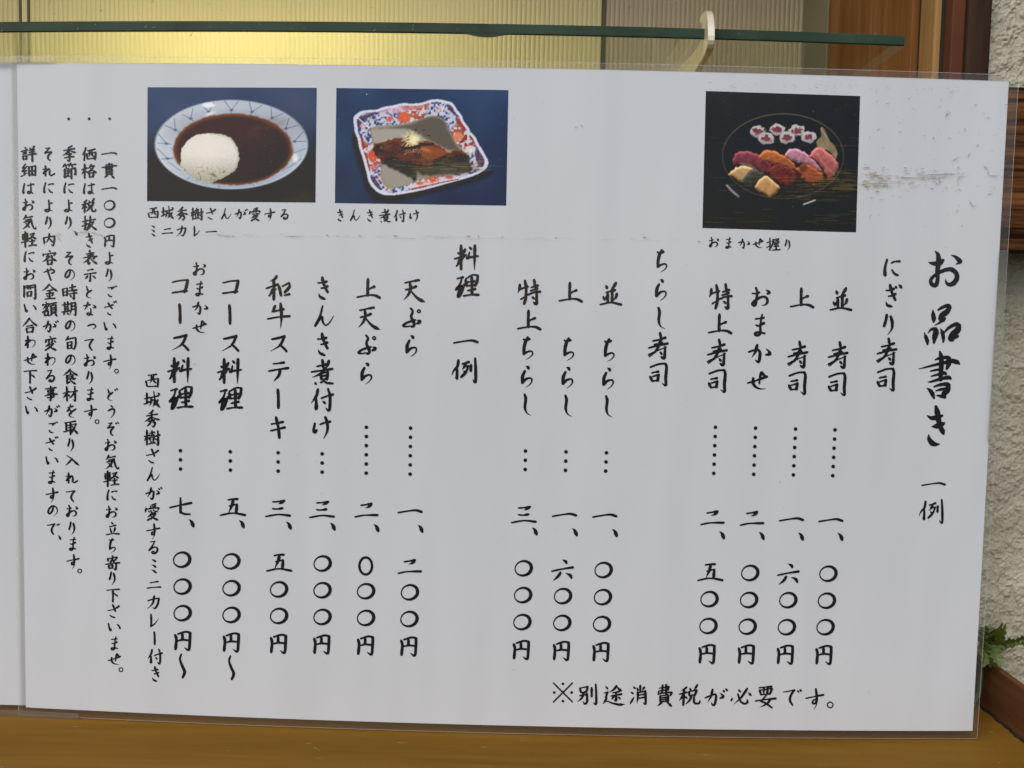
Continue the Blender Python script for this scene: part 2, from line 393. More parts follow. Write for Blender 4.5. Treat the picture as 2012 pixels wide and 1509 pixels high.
V += [(xe+0.0003, SY0+0.0005, SB+ue), (xe+0.0003, SY1, SB+ue), (xe+0.0003, SY1, ST+ue), (xe+0.0003, SY0+0.0005, ST+ue)]; F += [(k, k+1, k+2, k+3)]
mk('glass_edge', V[:k], F[:-1], M['glass_edge'], shelf)
mk('glass_end', V[k:], [(0, 1, 2, 3)], M['glass_end'], shelf)
dv, df_, dc = [], [], []
for i in range(46):                           # dust on the shelf's front edge
    px = rnd.uniform(0, 1000) if rnd.random() < 0.7 else rnd.uniform(1000, 1770)
    p = hit(px, 52+(px/1780)*26-7*math.sin(px/1780*3.1)+rnd.uniform(-9, 9), 1, SY0-0.0001); a = rnd.uniform(0, 6.28); L = rnd.choice((0.0005, 0.0007, 0.0016))
    fleck(p, p+np.array([math.cos(a)*L, 0, math.sin(a)*L]), 0.00035, (0.4, 0.45, 0.38), rnd.uniform(0.1, 0.5))
tag(mk('dust', dv, df_, M['stain'], shelf, col=dc), kind='stuff')
# dark green lens added to stand for the reflection bulge in the front edge
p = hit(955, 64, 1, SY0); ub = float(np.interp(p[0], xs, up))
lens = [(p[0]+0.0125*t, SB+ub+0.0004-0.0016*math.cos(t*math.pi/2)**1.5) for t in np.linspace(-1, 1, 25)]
MB().prism([(x, z) for x, z in lens], 1, SY0-0.0002, SY0+0.0012).build('reflection_bulge', M['glass_edge'], shelf)
# bracket that carries the shelf and hooks up round its front edge
br = empty('shelf_bracket', (0.103, 0.16, 0.15), 'satin metal bracket hooked round the front of the glass shelf', 'bracket')
bx0, bx1 = hit(1391, 55, 1, 0.047)[0], hit(1404, 55, 1, 0.047)[0]
prof = [(1379,68),(1379.5,50),(1379,46)]
back = ((1339,125),(1349,115.5),(1360,105),(1366,97),(1371.4,88),(1375.5,80),(1377.5,73))
hook = ((1375,46),(1373.9,43),(1374,40),(1375,35),(1377,30.6),(1380,25.5),(1382,23),(1384,21.5),(1386,21.2),(1387.5,22.2),(1388.7,25),(1389.5,29),(1390.3,36),(1391,44),(1391.5,52),(1391.7,60),(1391.7,70),(1391.3,79),(1390.4,87),(1389,94.6),(1386.6,102),(1383.5,109.5),(1379,117.5),(1373,127))
prof = [tuple(hit(x, y, 0, bx0)[1:]) for x, y in back+tuple(prof)+hook]
_old = [(x, y) for x, y in ((1339,125),(1360,105),(1371.4,88),(1377.5,73),(1379,68),(1379.5,50),(1379,46),(1375,46),(1374,40),(1377,30.6),(1380,25),(1384,21.5),(1387.5,22),(1389.5,29),(1391,44),(1391.7,60),(1391.3,79),(1389,94.6),(1383.5,109.5),(1373,127))]
prof = [(0.262, prof[0][1]-0.004)]+prof+[(0.262, prof[-1][1]-0.012)]
import bmesh
def bevel_prism(name, prof, x0, x1, bw, mat, parent):
    bm = bmesh.new(); vs = [[bm.verts.new((x, y, z)) for y, z in prof] for x in (x0, x1)]; n = len(prof)
    for i in range(n): bm.faces.new((vs[0][i], vs[0][(i+1) % n], vs[1][(i+1) % n], vs[1][i]))
    bm.faces.new(vs[0][::-1]); bm.faces.new(vs[1]); bmesh.ops.recalc_face_normals(bm, faces=bm.faces[:])
    bmesh.ops.bevel(bm, geom=[e for e in bm.edges if abs(e.verts[0].co.x-e.verts[1].co.x) < 1e-6], offset=bw, segments=2, affect='EDGES')
    bm.verts.index_update(); V = [tuple(v.co) for v in bm.verts]; F = [tuple(v.index for v in f.verts) for f in bm.faces]; bm.free()
    return mk(name, V, F, mat, parent)
bevel_prism('bracket_arm', prof, bx0, bx1, 0.0004, M['metal'], br)
MB().box(0.096, 0.110, 0.2625, 0.2790, 0.05, 0.20, 0.001).build('wall_rail', M['metal'], br)

# ------------------------------------------------------------------ ledge, end rail, plank, fern
ledge = MB().box(-0.85, 0.62, -0.105, WY-0.003, LZ-0.028, LZ, 0.0015).build('wooden_ledge', M['ledge'])
tag(ledge, 'orange brown wooden ledge on which the menu stands', 'ledge')
dv, df_, dc = [], [], []
for i in range(60):                           # crumbs and short scratches on the ledge
    p = hit(rnd.uniform(0, 2000), rnd.uniform(1425, 1508), 2, LZ+0.0002); a = rnd.uniform(0, 6.28); L = rnd.choice((0.0004, 0.0006, 0.0008, 0.003))
    q = p+np.array([math.cos(a)*L, math.sin(a)*L*0.6, 0]); k = len(dv); w_ = 0.00018; n_ = np.array([-math.sin(a), math.cos(a), 0])*w_
    for v_ in (p-n_, p+n_, q+n_, q-n_): dv.append(v_); dc.append((0.5, 0.42, 0.28, rnd.uniform(0.15, 0.6)))
    df_.append((k, k+1, k+2, k+3))
tag(mk('dust', dv, df_, M['stain'], ledge, col=dc), kind='stuff')
rail = empty('ledge_rail', (0.237, -0.03, LZ), 'red brown rail running towards the viewer across the right end of the ledge', 'rail')
zt = hit(1925, 1290, 0, 0.2312)[2]
MB().box(0.2312, 0.2342, -0.100, WY-0.004, LZ+0.0014, zt, 0.0006).build('rail_board', M['rail'], rail)
gk = MB(); 
r2 = random.Random(5)
P = [(0.2318+r2.uniform(-0.0004, 0.0004), -0.1+0.0022*i, LZ+0.0008+r2.uniform(-0.0002, 0.0002)) for i in range(67)]
gk.tube(P, [0.0008+r2.uniform(-0.0003, 0.0002) for _ in P], 7); gk.box(0.2320, 0.2340, -0.099, WY-0.005, LZ+0.0003, LZ+0.0013)
gk.build('rubber_gasket', M['gasket'], rail)
pk = MB().box(0.2085, 0.56, 0.0215, 0.0405, 0.0722, 0.1442, 0.0010).build('wall_plank', M['plank'])
tag(pk, 'dark stained plank with bold grain crossing the plaster at the right edge', 'plank')

fern = empty('fern', (0.2255, 0.030, LZ), 'small green fern growing between the rail and the plaster wall', 'plant')
def leaf(base, tip, w, bend, name='leaf'):
    base, tip = np.array(base), np.array(tip); d = tip-base; L = np.linalg.norm(d); d /= L
    side = np.cross(d, (0, 1, 0)); side /= np.linalg.norm(side); V, F = [], []
    N = 10
    for i in range(N+1):
        t = i/N; h = w*(math.sin(math.pi*min(1, t*0.93+0.07))**0.8)*(1-0.45*t); h *= (1.0 if i % 2 else 0.58)
        c = base+d*L*t+np.array([0, -bend*math.sin(math.pi*t), 0])
        V += [c+side*h, c+np.array([0, 0.0006, 0]), c-side*h]
    for i in range(N):
        a = 3*i; F += [(a, a+1, a+4, a+3), (a+1, a+2, a+5, a+4)]
    mk(name, V, F, M['leaf'], fern, smooth=False)
H = lambda x, y, d=0.030: tuple(hit(x, y, 1, d))
MB().tube([(0.2235, 0.030, LZ), H(1925, 1360), H(1930, 1310), H(1945, 1275), H(1962, 1262)], [0.0011, 0.001, 0.0009, 0.0007, 0.0004], 6).build('stem', M['stem'], fern)
leaf(H(1942, 1230, .029), H(1946, 1312, .024), 0.0095, 0.002)
leaf(H(1946, 1276, .028), H(1976, 1226, .018), 0.0034, 0.002)
leaf(H(1946, 1278, .030), H(1922, 1240, .024), 0.0040, 0.002)
leaf(H(1944, 1262, .026), H(1970, 1224, .020), 0.0030, 0.001)
leaf(H(1944, 1282, .028), H(1913, 1268, .022), 0.0042, 0.002)
leaf(H(1950, 1272, .028), H(2022, 1254, .026), 0.0030, 0.001)
leaf(H(1944, 1262, .027), H(1964, 1312, .018), 0.0046, 0.002)
leaf(H(1936, 1262, .027), H(1930, 1312, .020), 0.0046, 0.002)
leaf(H(1930, 1240, .029), H(1956, 1312, .022), 0.0050, 0.001)
r3 = random.Random(9)
for k in range(16):                            # small leaflets of the fronds
    t = k/15; x, y = 1950+t*62, 1270-t*14+r3.uniform(-2, 2)
    leaf(H(x, y, .027), H(x+r3.uniform(4, 14), y+(-1 if k % 2 else 1)*r3.uniform(9, 17)*(1-0.45*t), .024), 0.0011+r3.uniform(0, 0.0005), 0.0006)
for k in range(12):
    t = k/11; x, y = 1932+t*12, 1300-t*60+r3.uniform(-2, 2)
    leaf(H(x, y, .027), H(x+(-1 if k % 2 else 1)*r3.uniform(10, 20), y-r3.uniform(2, 14), .022), 0.0014+r3.uniform(0, 0.0006), 0.0008)
leaf(H(1998, 1260, .028), H(2050, 1240, .02), 0.0022, 0.001)
leaf(H(2000, 1260, .028), H(2045, 1278, .02), 0.0020, 0.001)

# ------------------------------------------------------------------ the menu: laminated sheets
def sheet_grid(x0, x1, z0, z1, off, n=48, f=bow):
    xs = np.linspace(x0, x1, n+1); V = []
    for x in xs: V += [(x, float(f(x))-off, z0), (x, float(f(x))-off, z1)]
    return V, [(2*i, 2*i+2, 2*i+3, 2*i+1) for i in range(n)]
def slab(x0, x1, z0, z1, off, th, n=48, f=bow):
    V, F = sheet_grid(x0, x1, z0, z1, off, n, f); V2, F2 = sheet_grid(x0, x1, z0, z1, off-th, n, f); k = len(V)
    F = F+[tuple(i+k for i in q[::-1]) for q in F2]
    F += [(2*i, 2*i+k, 2*i+2+k, 2*i+2) for i in range(n)] + [(2*i+1, 2*i+3, 2*i+3+k, 2*i+1+k) for i in range(n)]
    F += [(0, 1, k+1, k), (2*n, k+2*n, k+2*n+1, 2*n+1)]
    return V+V2, F
FXB = HW+0.0021                               # the film narrows towards the lower right corner
FX0, FX1, FZ0, FZ1 = -0.2132, 0.2140, -HH-0.0034, HH+0.0026
menu = empty('menu_sheet', (0, 0, LZ), 'large white laminated menu with black brush lettering and three printed dish photos', 'menu')
mk('paper', *slab(-HW, HW, -HH, HH, 0.0, 0.0003), M['paper'], menu)
fm = MB()
for a in ((FX0, FX1, HH, FZ1), (FX0, FXB, FZ0, -HH), (FX0, -HW, -HH, HH)):
    fm.add(*sheet_grid(*a, 0.0002, 40))
fm.add([(HW, 0-0.0002, -HH), (FXB, -0.0002, -HH), (FX1, -0.0002, HH), (HW, -0.0002, HH)], [(0, 1, 2, 3)])
fm.build('film_margin', M['film_margin'], menu)
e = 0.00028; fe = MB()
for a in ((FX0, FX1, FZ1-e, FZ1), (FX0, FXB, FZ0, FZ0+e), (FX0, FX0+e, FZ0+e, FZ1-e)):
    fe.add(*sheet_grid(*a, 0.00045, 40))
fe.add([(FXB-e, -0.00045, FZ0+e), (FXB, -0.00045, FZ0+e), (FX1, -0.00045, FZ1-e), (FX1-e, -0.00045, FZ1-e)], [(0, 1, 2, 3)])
fe.build('film_edge_highlight', M['film_edge_highlight'], menu)

menu2 = empty('menu_sheet', (-0.36, 0.004, LZ), 'second white laminated sheet joined to the left edge of the lettered menu', 'menu')
flat = lambda x: 0.0012
mk('paper', *slab(-0.55, -0.2098, -HH+0.0004, HH+0.0004, 0.0, 0.0003, 4, flat), M['paper'], menu2)
fm = MB(); fm.add(*sheet_grid(-0.5535, -0.2116, HH+0.0004, HH+0.0028, 0.0002, 4, flat)); fm.build('film_margin', M['film_margin'], menu2); fm = MB(); fm.add(*sheet_grid(-0.5535, -0.2116, -HH-0.0032, -HH+0.0004, 0.0002, 4, flat))
fm.build('film_margin', M['film_margin'], menu2)

def strip(name, pts, label):
    P = [sheet(x, y, 0.0010)[0] for x, y in pts]; n = len(P)
    o = MB().add(P, [tuple(range(n))[::-1]]).build(name, M['tape'])
    return tag(o, label, 'tape', None)
strip('clear_tape', [(-60, 113), (34, 111), (108, 112), (108, 121), (56, 122), (-60, 129)], 'strip of clear tape joining the two menu sheets at their top corners')
strip('clear_tape', [(1961, 492), (1979, 492), (1957, 866), (1938, 866)], 'narrow clear tape hanging along the right edge of the menu in front of the plaster')
strip('clear_tape', [(-60, 1392), (50, 1393), (156, 1400), (156, 1415), (60, 1410), (-60, 1404)], 'strip of clear tape joining the two menu sheets at their bottom corners')
# ------------------------------------------------------------------ brush lettering
# every glyph: strokes in a 100 x 100 cell; first letter = brush movement, then xxyy points ('!' marks a turn)
#   h level stroke pressed at its end, v upright, n even, c/k turning, p swept to a point, q swelling sweep, r/t thin rise, d drop, * dot, o ring
G = {
'一': "h0755 3051 7046 9252", '二': "h3033 5030 6827 p6828 5838 4542 h0875 4069 9068",
'三': "h3022 5021 7218 p7020 6026 5030 h3047 4848 6545 h0575 5068 9272",
'五': "h3424 5021 6821 p5323 4745 3572 c3946 6640! 6372 h0680 5072 9579",
'六': "d5112 6318 6625 h1354 5046 8940 p4459 3573 1788 d6361 7968 8478",
'七': "h1156 5047 8939 n5021 5055 5073! 6579 8480", '〇': "O5050 3026", '0': "O5050 2331", '。': "o5050 11", '、': "d4238 5045 5660",
'円': "v2329 2745 2480 k3325 6017 7720! 7648 7283 5674 v4926 4945 n3050 5046 7248",
'寿': "v5703 6020 h3132 5527 7620 h3645 6438 h1657 5048 8441 p6028 4563 3078 1889 1580 r1682 3572 8053 k7554 7475 7195 5887 d5670 6379",
'司': "k2023 5012 7410! 7824 7560 7589 6180 h2643 4839 v1958 2672 c2757 5050! 4571 h2973 4870",
'上': "v4915 4845 4874 h5052 6047 7242 h1080 5073 7574 9182",
'特': "p1823 1640 1052 h1640 4530 v3609 4035 3970 3392 r2275 3368 5055 v6906 7330 h5933 8226 h5745 8037 h4560 7050 9148 k7848 7870 7793 6585 d6066 6973",
'並': "d3218 3524 3730 p6910 6025 4643 h3445 5040 6536 v3950 3978 v5539 5578 n2360 2871 3561 p7250 6863 6072 h1288 5081 8788",
'ち': "h3418 4122 5517 p4911 4127 3648 3570! 4664 6060 6768 5981 4391", 'ら': "d4413 5115 5522 p4130 3348 3271! 4758 6356 6667 5879 4489",
'し': "p3913 4328 4057 4475 5283 6288", 'に': "k3319 2646 2577 3165 h4931 6026 7825 n5156 5969 7275",
'き': "h3131 4630 6226 v4711 4925 5644 6664 h4350 5548 6543 d3469 3981 5689",
'ぎ': "h2629 3829 5423 v4009 4323 5044 5963 h3550 4848 5942 d2670 3082 4687 d5813 6319 d7009 7612 8119",
'り': "v4314 4033 3355 p5720 6344 6067 4686", 'か': "k1245 3039 4638! 5248 4978 4481 3473 p4220 3545 2265 d7434 8342 8853 7355",
'ま': "h3326 4824 6222 h3548 4551 6341 n5711 5232 5055 5073 4485 3384 3277 4274 5576 6678",
'せ': "h1558 4051 8435 p3541 3560 4472 6079 8079 n5760 5940 6420 6722 7430 8034",
'お': "h1937 3137 4333 k3217 3633 3458 2979 2380 1974 2665 4851 6449 7358 7271 6279 5379 d6824 7629 8133 7338",
'料': "d1831 2437 p4621 4032 3345 h0855 3048 4842 v3107 3150 3192 p2852 2268 1480 r1580 3065 4250 d6011 6820 n6132 5653 5252! 7048 9245 p8107 8040 7996",
'理': "h1626 3721 n3323 2745 1067 2456 3352 2468 1992 2982 4247 v4731 5051 c4826 7213 9114! 8837 8151 h5139 7935 h5252 8048 v6922 7083 h5569 8163 h3988 6584 9384",
'例': "p2813 2435 1052 0467 k2342 2362 2181 2770 h4226 6519 p5524 4838 4147 c5037 6433! 5555 3873 d4650 5358 v7330 7251 k8806 9050 8992 7982",
'天': "h1724 4019 6714 h1949 3845 5637 p3526 3745 2966 1286 q3650 5573 7185 8993",
'ぷ': "k4715 5426 4843 5458 5972 5481 4076 n4080 2580 1977 3068 4562 6357 d6857 7959 8064 6969 o7625 05",
'け': "k2434 2058 2467 3354 h4337 6031 7927 p6211 6933 6960 5689", 'ん': "t4415 3550 1885! 3066 4152 4571 5584 7073 8450",
'煮': "v5106 5433 h3129 6621 p7409 7023 5938 h1149 5043 8638 p6335 4554 3062 1469 v4555 4774 c4854 7148! 6775 h5064 6661 h5075 6774 d2387 2892 n4487 5782 6688 8890",
'付': "p3513 3035 1163 k2840 2962 2885 3568 h4845 6538 8931 k7211 7940 7689 6379 d5354 6163",
'和': "p4307 3518 1826 h0651 2544 4737 v3223 3350 3291 p3152 2465 1577 r1677 3062 4252 v5143 5560 5876 c6443 8731! 8945 7265 h7176 8872",
'牛': "p3714 3226 2438 h2935 6726 h1061 5054 8951 p5706 6050 5795", 'ス': "p2633 5028 7122! 5752 4065 2076 n5352 6663 7876",
'テ': "h3221 5019 7016 h1547 5041 8536 p5641 5262 3285", '|': "v4817 5050 5083", 'ー': "h1253 5050 8748",
'キ': "h2738 5034 6930 h2562 5056 7550 v4414 5250 5687", 'コ': "c2136 5030 7728! 7058 6571 h2174 5070 7267",
'ミ': "d3816 5020 6128 d3944 5249 6058 d3870 5077 6287", 'ニ': "h3040 5036 7233 h1468 5064 8662",
'カ': "k1942 5032 7829! 7160 5684 4376 p5316 4652 3072 1685", 'レ': "p3018 3250 3082! 5068 7141",
'西': "h2622 7216 v1553 2179 c2549 8139! 7883 p4523 4448 3663 n5622 5648 6762 h2682 7480",
'城': "h0845 3638 v2115 2170 h0574 3860 h3939 8428 p4438 4462 3584 k4753 6349! 6075 5372 q5805 6448 7775 9393 p8050 6872 5087 d7911 8922",
'秀': "p5507 4518 2826 h2037 7827 v4720 4858 p4642 3055 0870 q5042 7053 9257 k3066 6058! 5772 6773 5796 4688 p4466 3680 2194",
'樹': "h0843 3636 v2210 2287 p2142 1655 0868 d2748 3456 h3726 6221 v4912 4932 h3939 6035 v3848 4063 c3947 6045! 5762 d4267 4574 p5766 5373 h3283 6576 h6642 9034 k8013 8250 8289 7180 d6853 7360",
'さ': "h1947 4542 6533 8221 v4613 5330 6150 n3074 4283 5787",
'が': "k0856 2848 4642! 5052 4580 3886 3074 p3624 3050 1675 d6437 7546 7853 6558 d7625 8233 d8620 9428",
'愛': "p6607 5013 3416 d3420 3926 d4718 5225 p6217 5826 p1333 1045 0755 k1637 5031 8129! 7645 d2745 3051 n3944 4456 6056 6348 d5140 5545 d6845 7350 p4657 3668 2081 c3968 6661! 4583 2096 q3572 5585 7996",
'す': "h1653 5046 8539 p5516 5840 5862 5273 4373 4462 5258 5967 5682 4698",
'る': "n3320 5816! 4540 2765! 5049 6850 7264 6280 4782 4274 5070 5879",
'※': "u1313 5050 8787 u8713 5050 1387 *5016 *5084 *1650 *8450",
'別': "v2025 2441 c2124 5118! 4540 h2642 4638 k2054 4848! 4878 4087 3276 p3542 2862 1078 v6623 6657 k8210 8450 8388 7380",
'途': "d1614 2424 n1141 2437! 1758 2061 1274 q0681 2073 4481 6886 9285 p5912 4827 2938 q5914 7027 8033 h4440 6835 h3852 7845 k5738 5771 4866 p4854 3966 d6555 7363",
'消': "d2915 3723 d2036 2943 t1882 2570 3356 v5712 5731 d4420 4830 p7318 6530 p4737 4760 4381 k4939 7733! 7860 7785 6878 h5249 7545 h5261 7557",
'費': "c3122 6816! 6528 h2933 6528 n2933 2745! 5040 8038! 7550 p4410 4235 3146 v5808 5848 v3552 3575 c3652 6648! 6574 h3960 6357 h3967 6365 h3775 6572 p4176 3483 2491 d5976 6983 7892",
'税': "p3718 2826 1531 h0945 3738 v2726 2655 2488 p2545 1858 0772 d3052 3861 d4920 5430 p7909 7320 6430 v4636 4951 c4835 7729! 7048 h5150 7047 p5652 4870 3285 k6748 6674 7482 8780 9068",
'必': "d4123 5033 p7720 5256 2382 k4042 4968 6580 7874 7561 d1856 1467 d8135 9147",
'要': "h2516 7411 v2726 3343 c3025 7619! 6840 p4416 4342 v5914 5739 h3543 6840 h1068 5062 9058 n5445 4357 3369! 5076 7594 p7060 5678 2893",
'で': "n1537 3833 5829! 4449 4070 5088 d6930 7437 d7826 8433", 'て': "n1833 4029 6726! 5146 4668 5988",
'貫': "n3316 2936! 7031 c3416 6811! 6533 p5008 4837 h0831 5024 9220 v3344 3470 c3444 6740! 6671 h3653 6450 h3662 6459 h3472 6668 p4172 3480 2190 d5772 6780 7792",
'よ': "h5439 6236 7034 k5118 5340 5466 4982 3684 2978 3872 5674 7481", 'ご': "n2631 4030 5629 4738 n2868 3579 4881 d5922 6428 d6918 7624",
'ざ': "h1746 4240 6631 v3920 4836 6052 n3577 4185 5388 d7010 7518 d8007 8615", 'い': "k1828 2350 3070 3556 n6933 7942 8556",
'と': "n3418 3832 4245 p6340 4550 3663 3777 5083 6484", 'ど': "n2722 3136 3648 p5540 3852 2865 2978 4185 5486 d6521 7028 d7516 8224",
'う': "d4114 5424 p2846 4537 6035 6451 5770 4188", 'そ': "n3518 5915! 3145! 5041 7039 5456 4970 5282 6287",
'ぞ': "n2720 4816! 2346! 4042 5840 4457 4070 4282 5388 d6715 7322 d7811 8519",
'気': "p3211 2625 1337 h2825 6817 h2839 6332 k2050 4545 6341! 6760 7682 8789 9075 p5250 3573 1390 d2656 3863 5078",
'軽': "h1122 4116 v1330 1551 c1429 4125! 3950 h1739 3836 h1650 3947 h0568 4657 v2806 2850 2894 c5421 8013! 6635 4947 q5926 7438 9346 h5563 8157 v6750 6882 h4788 7083 9182",
'立': "d4313 5324 h3240 5036 6832 n3749 4060 4573 p6545 6260 5575 h1486 5080 8981",
'寄': "d4610 5320 v2430 2444 c2732 5026 7622! 6936 h3744 6639 p5130 4348 3057 d5244 6354 h1063 5058 9154 v2870 3187 c2970 5166! 4984 h3286 4984 k7158 7175 6994 5886",
'下': "h1421 4517 8515 v4820 4950 4887 n5438 6445 7454",
'価': "p2915 2335 0758 v2138 2260 2087 h4031 8223 v3551 3878 c3749 8740! 8383 p5230 5155 4668 n6528 6554 7464 h3979 8375",
'格': "h0641 3732 v2310 2350 2390 p2242 1555 0567 d2948 3757 p6112 5325 4335 c5724 7918! 6340 4059 q5230 7047 9460 v4963 5285 c5062 7658! 7083 h5385 7081",
'は': "k2823 2252 2180 2768 h4535 6230 8026 n6420 6545 6568 5680 4675 5168 6270 7578",
'抜': "h0941 3933 k2508 2650 2587 1679 h0867 3952 h3934 8426 p5508 5440 4563 3380 c5246 7540! 6062 3588 q5050 7072 9588",
'表': "h2729 5026 7022 v4708 4848 h3339 6634 h1151 5046 8743 p4750 3068 0881 k3960 3987 5177 p7650 6360 q5051 6670 9187",
'示': "h3424 5020 6617 h1547 5041 8237 k5042 5065 4987 4179 p3455 2865 1873 d6152 7058 7968",
'な': "h1432 3328 5124 p3911 3333 1955 d6726 7832 8340 7042 n5548 5660 5573 4586 3480 3973 5076 6584", 'っ': "p2546 4539 6238 7048 6558 5165",
'の': "p5525 4850 3366 2556 3235 5020 7027 7850 7068 5380",
'時': "v1131 1470 c1231 3725! 3569 h1549 3546 h1567 3565 v6606 6641 h4924 8317 h4043 9136 h4260 9153 k7645 7665 7689 6581 d5265 6076",
'期': "h1027 5320 v2412 2764 v4209 4361 h2739 4236 h2751 4248 h0868 5560 p2372 1886 d3870 4681 p6414 6350 5485 k6417 8612! 8850 8787 7780 h6635 8431 h6553 8449",
'旬': "p3913 3225 2037 k3430 6022 8119! 8255 7284 5877 v3447 3682 c3547 6042! 5779 h3764 5861 h3781 5879",
'食': "p4808 3325 0845 q4810 6627 9345 v4924 5034 v3043 3190 h3190 4581 c3244 6438! 6263 h3454 6250 h3465 6261 p7860 6470 q4766 6080 8294",
'材': "h0846 4236 v2908 3050 3089 p2946 2058 0873 d3550 4461 h4638 8931 k7506 7750 7789 6680 p7438 6355 4375",
'を': "h3029 4526 5921 n4512 3932 2650! 3842 4750 4864 p7538 5552 4064 3876 4984 6885",
'取': "h1320 4515 7610 v2219 2364 v4716 4850 4787 h2536 4632 h2550 4646 h0872 3066 5457 c5530 8024! 6853 4980 q5737 7060 9284",
'入': "p4838 3456 1179 q1820 4538 6860 9078", 'れ': "v3120 3150 3177 n1640 3735! 1865 3550 5036! 5648 5465 5974 6874 8364",
'内': "v1739 2271 k2338 5033 8029! 7860 7185 5974 p5015 4842 3067 d5144 5850 6562",
'容': "d4706 5416 p1630 1244 c1832 5026 8523! 7737 p4434 3842 2848 d5734 6845 p4942 3260 0976 q5043 6856 9270 v3867 4190 c3866 6763! 6189 h4189 6286",
'や': "n1640 3532 5825 7528 7440 6045 v3722 4655 5785 d5211 6121",
'金': "p4808 3128 0646 q4809 6829 9550 h3446 6640 h2863 7157 v5044 5090 d3369 3979 p6966 6077 h2294 5090 8089",
'額': "d2608 3215 p1223 0935 c1425 4720! 4332 p3028 2240 1251 c2436 4032! 2858 0869 q2544 4358 v2066 2288 c2165 4262! 4087 h2388 4085 h5420 8813 p7117 6626 v5830 6070 c5930 8625! 8569 h6144 8441 h6056 8453 h6069 8466 p6770 5882 4591 d7570 8478 9190",
'変': "d4609 5319 h2133 5027 8023 p4329 4240 3749 k6026 6048 5346 p2738 1949 d7135 8044 p4550 3661 2172 c4060 6853! 5072 2191 q3763 6080 8792",
'わ': "v3816 3850 3782 p2343 4636! 2567! 4448 6338 7944 7764 6084",
'事': "h1924 5019 8116 v3432 3541 c3431 6727! 6438 h3541 6438 n3152 6947! 6770 h1863 5057 8753 h3174 6770 k5008 5150 5091 4183",
'詳': "d2712 3421 h0639 4128 h1747 3541 h1756 3550 v1766 2085 c1866 3963! 3683 h2084 3782 d5615 6225 p8208 7225 h5232 8226 h5344 8138 h4658 9351 v7126 7195",
'細': "n3410 1834! 3437 n4323 1554! 4150 v2852 2872 r0883 2276 4362 v5328 5578 c5428 9221! 9077 v7126 7274 h5652 8949 h5675 8973",
'問': "v1918 2050 1980 c2119 4315! 4134 h2229 4126 v5415 5534 k5516 8410! 8550 8492 7183 h5628 8223 v3754 4077 c3853 6349! 5975 h4076 5974",
'合': "p4706 3030 0655 q4808 6630 9352 h3253 6547 v3065 3489 c3264 7158! 6487 h3587 6484",
'節': "p2711 2020 1132 h2421 4515 d2924 3431 p6007 5417 4528 h5518 8713 d6320 7028 v2441 2489 c2541 4837! 4665 h2653 4650 h2666 4663 n2488 4278 d4071 4983 k6339 8634! 8672 7768 v6239 6395",
'季': "p6606 5313 3818 h1833 5027 8022 v4915 4946 p4830 3448 1162 q5130 7040 9044 c3456 6251! 5063 k5062 5375 4994 3886 h2375 5070 7668",
'握': "h0439 2832 k2508 2650 2591 1683 h0372 3158 c4617 8512! 8026 h4728 8024 p4616 4448 2985 h5339 8834 p6739 5450 h5452 8047 h5265 8461 v6755 6888 h4190 6588 9486",
'〜': "n4708 4225 5050 5972 5292", '・': "*5050",
}
PROF = {'h': ((0, .62), (.15, .72), (.5, .62), (.85, .98), (1, .98)), 'v': ((0, .75), (.12, 1.0), (.5, .84), (.9, .92), (1, .8)),
        'n': ((0, .55), (.4, .8), (.8, .9), (1, .75)), 'c': ((0, .55), (.5, .72), (.75, .95), (1, .8)),
        'k': ((0, .7), (.25, .82), (.6, .95), (.88, .85), (1, .18)), 'p': ((0, .75), (.15, 1.0), (.55, .82), (1, .12)),
        'q': ((0, .45), (.4, .75), (.82, 1.3), (1, .2)), 'r': ((0, .65), (.5, .42), (1, .35)), 't': ((0, .55), (.25, .75), (.6, .85), (1, .2)),
        'd': ((0, .2), (.35, .8), (.75, 1.15), (1, .7)), 'u': ((0, .6), (.5, .62), (1, .6))}
def spline(pts, step):
    """smooth curve through the points, turning sharply at marked ones -> points, turn indices"""
    out, turns = [], []
    seg = [[]]
    for x, y, t in pts:
        seg[-1].append((x, y))
        if t: seg.append([(x, y)])
    for s_ in seg:
        if len(s_) < 2: continue
        P = [np.array(p, float) for p in s_]
        Q = [2*P[0]-P[1]]+P+[2*P[-1]-P[-2]]
        if out: turns.append(len(out)-1)
        for i in range(1, len(Q)-2):
            n = max(2, int(np.linalg.norm(Q[i+1]-Q[i])/step))
            for j in range(n):
                t = j/n
                out.append(0.5*((2*Q[i])+(-Q[i-1]+Q[i+1])*t+(2*Q[i-1]-5*Q[i]+4*Q[i+1]-Q[i+2])*t*t+(-Q[i-1]+3*Q[i]-3*Q[i+1]+Q[i+2])*t**3))
        out.append(P[-1])
    return np.array(out), turns
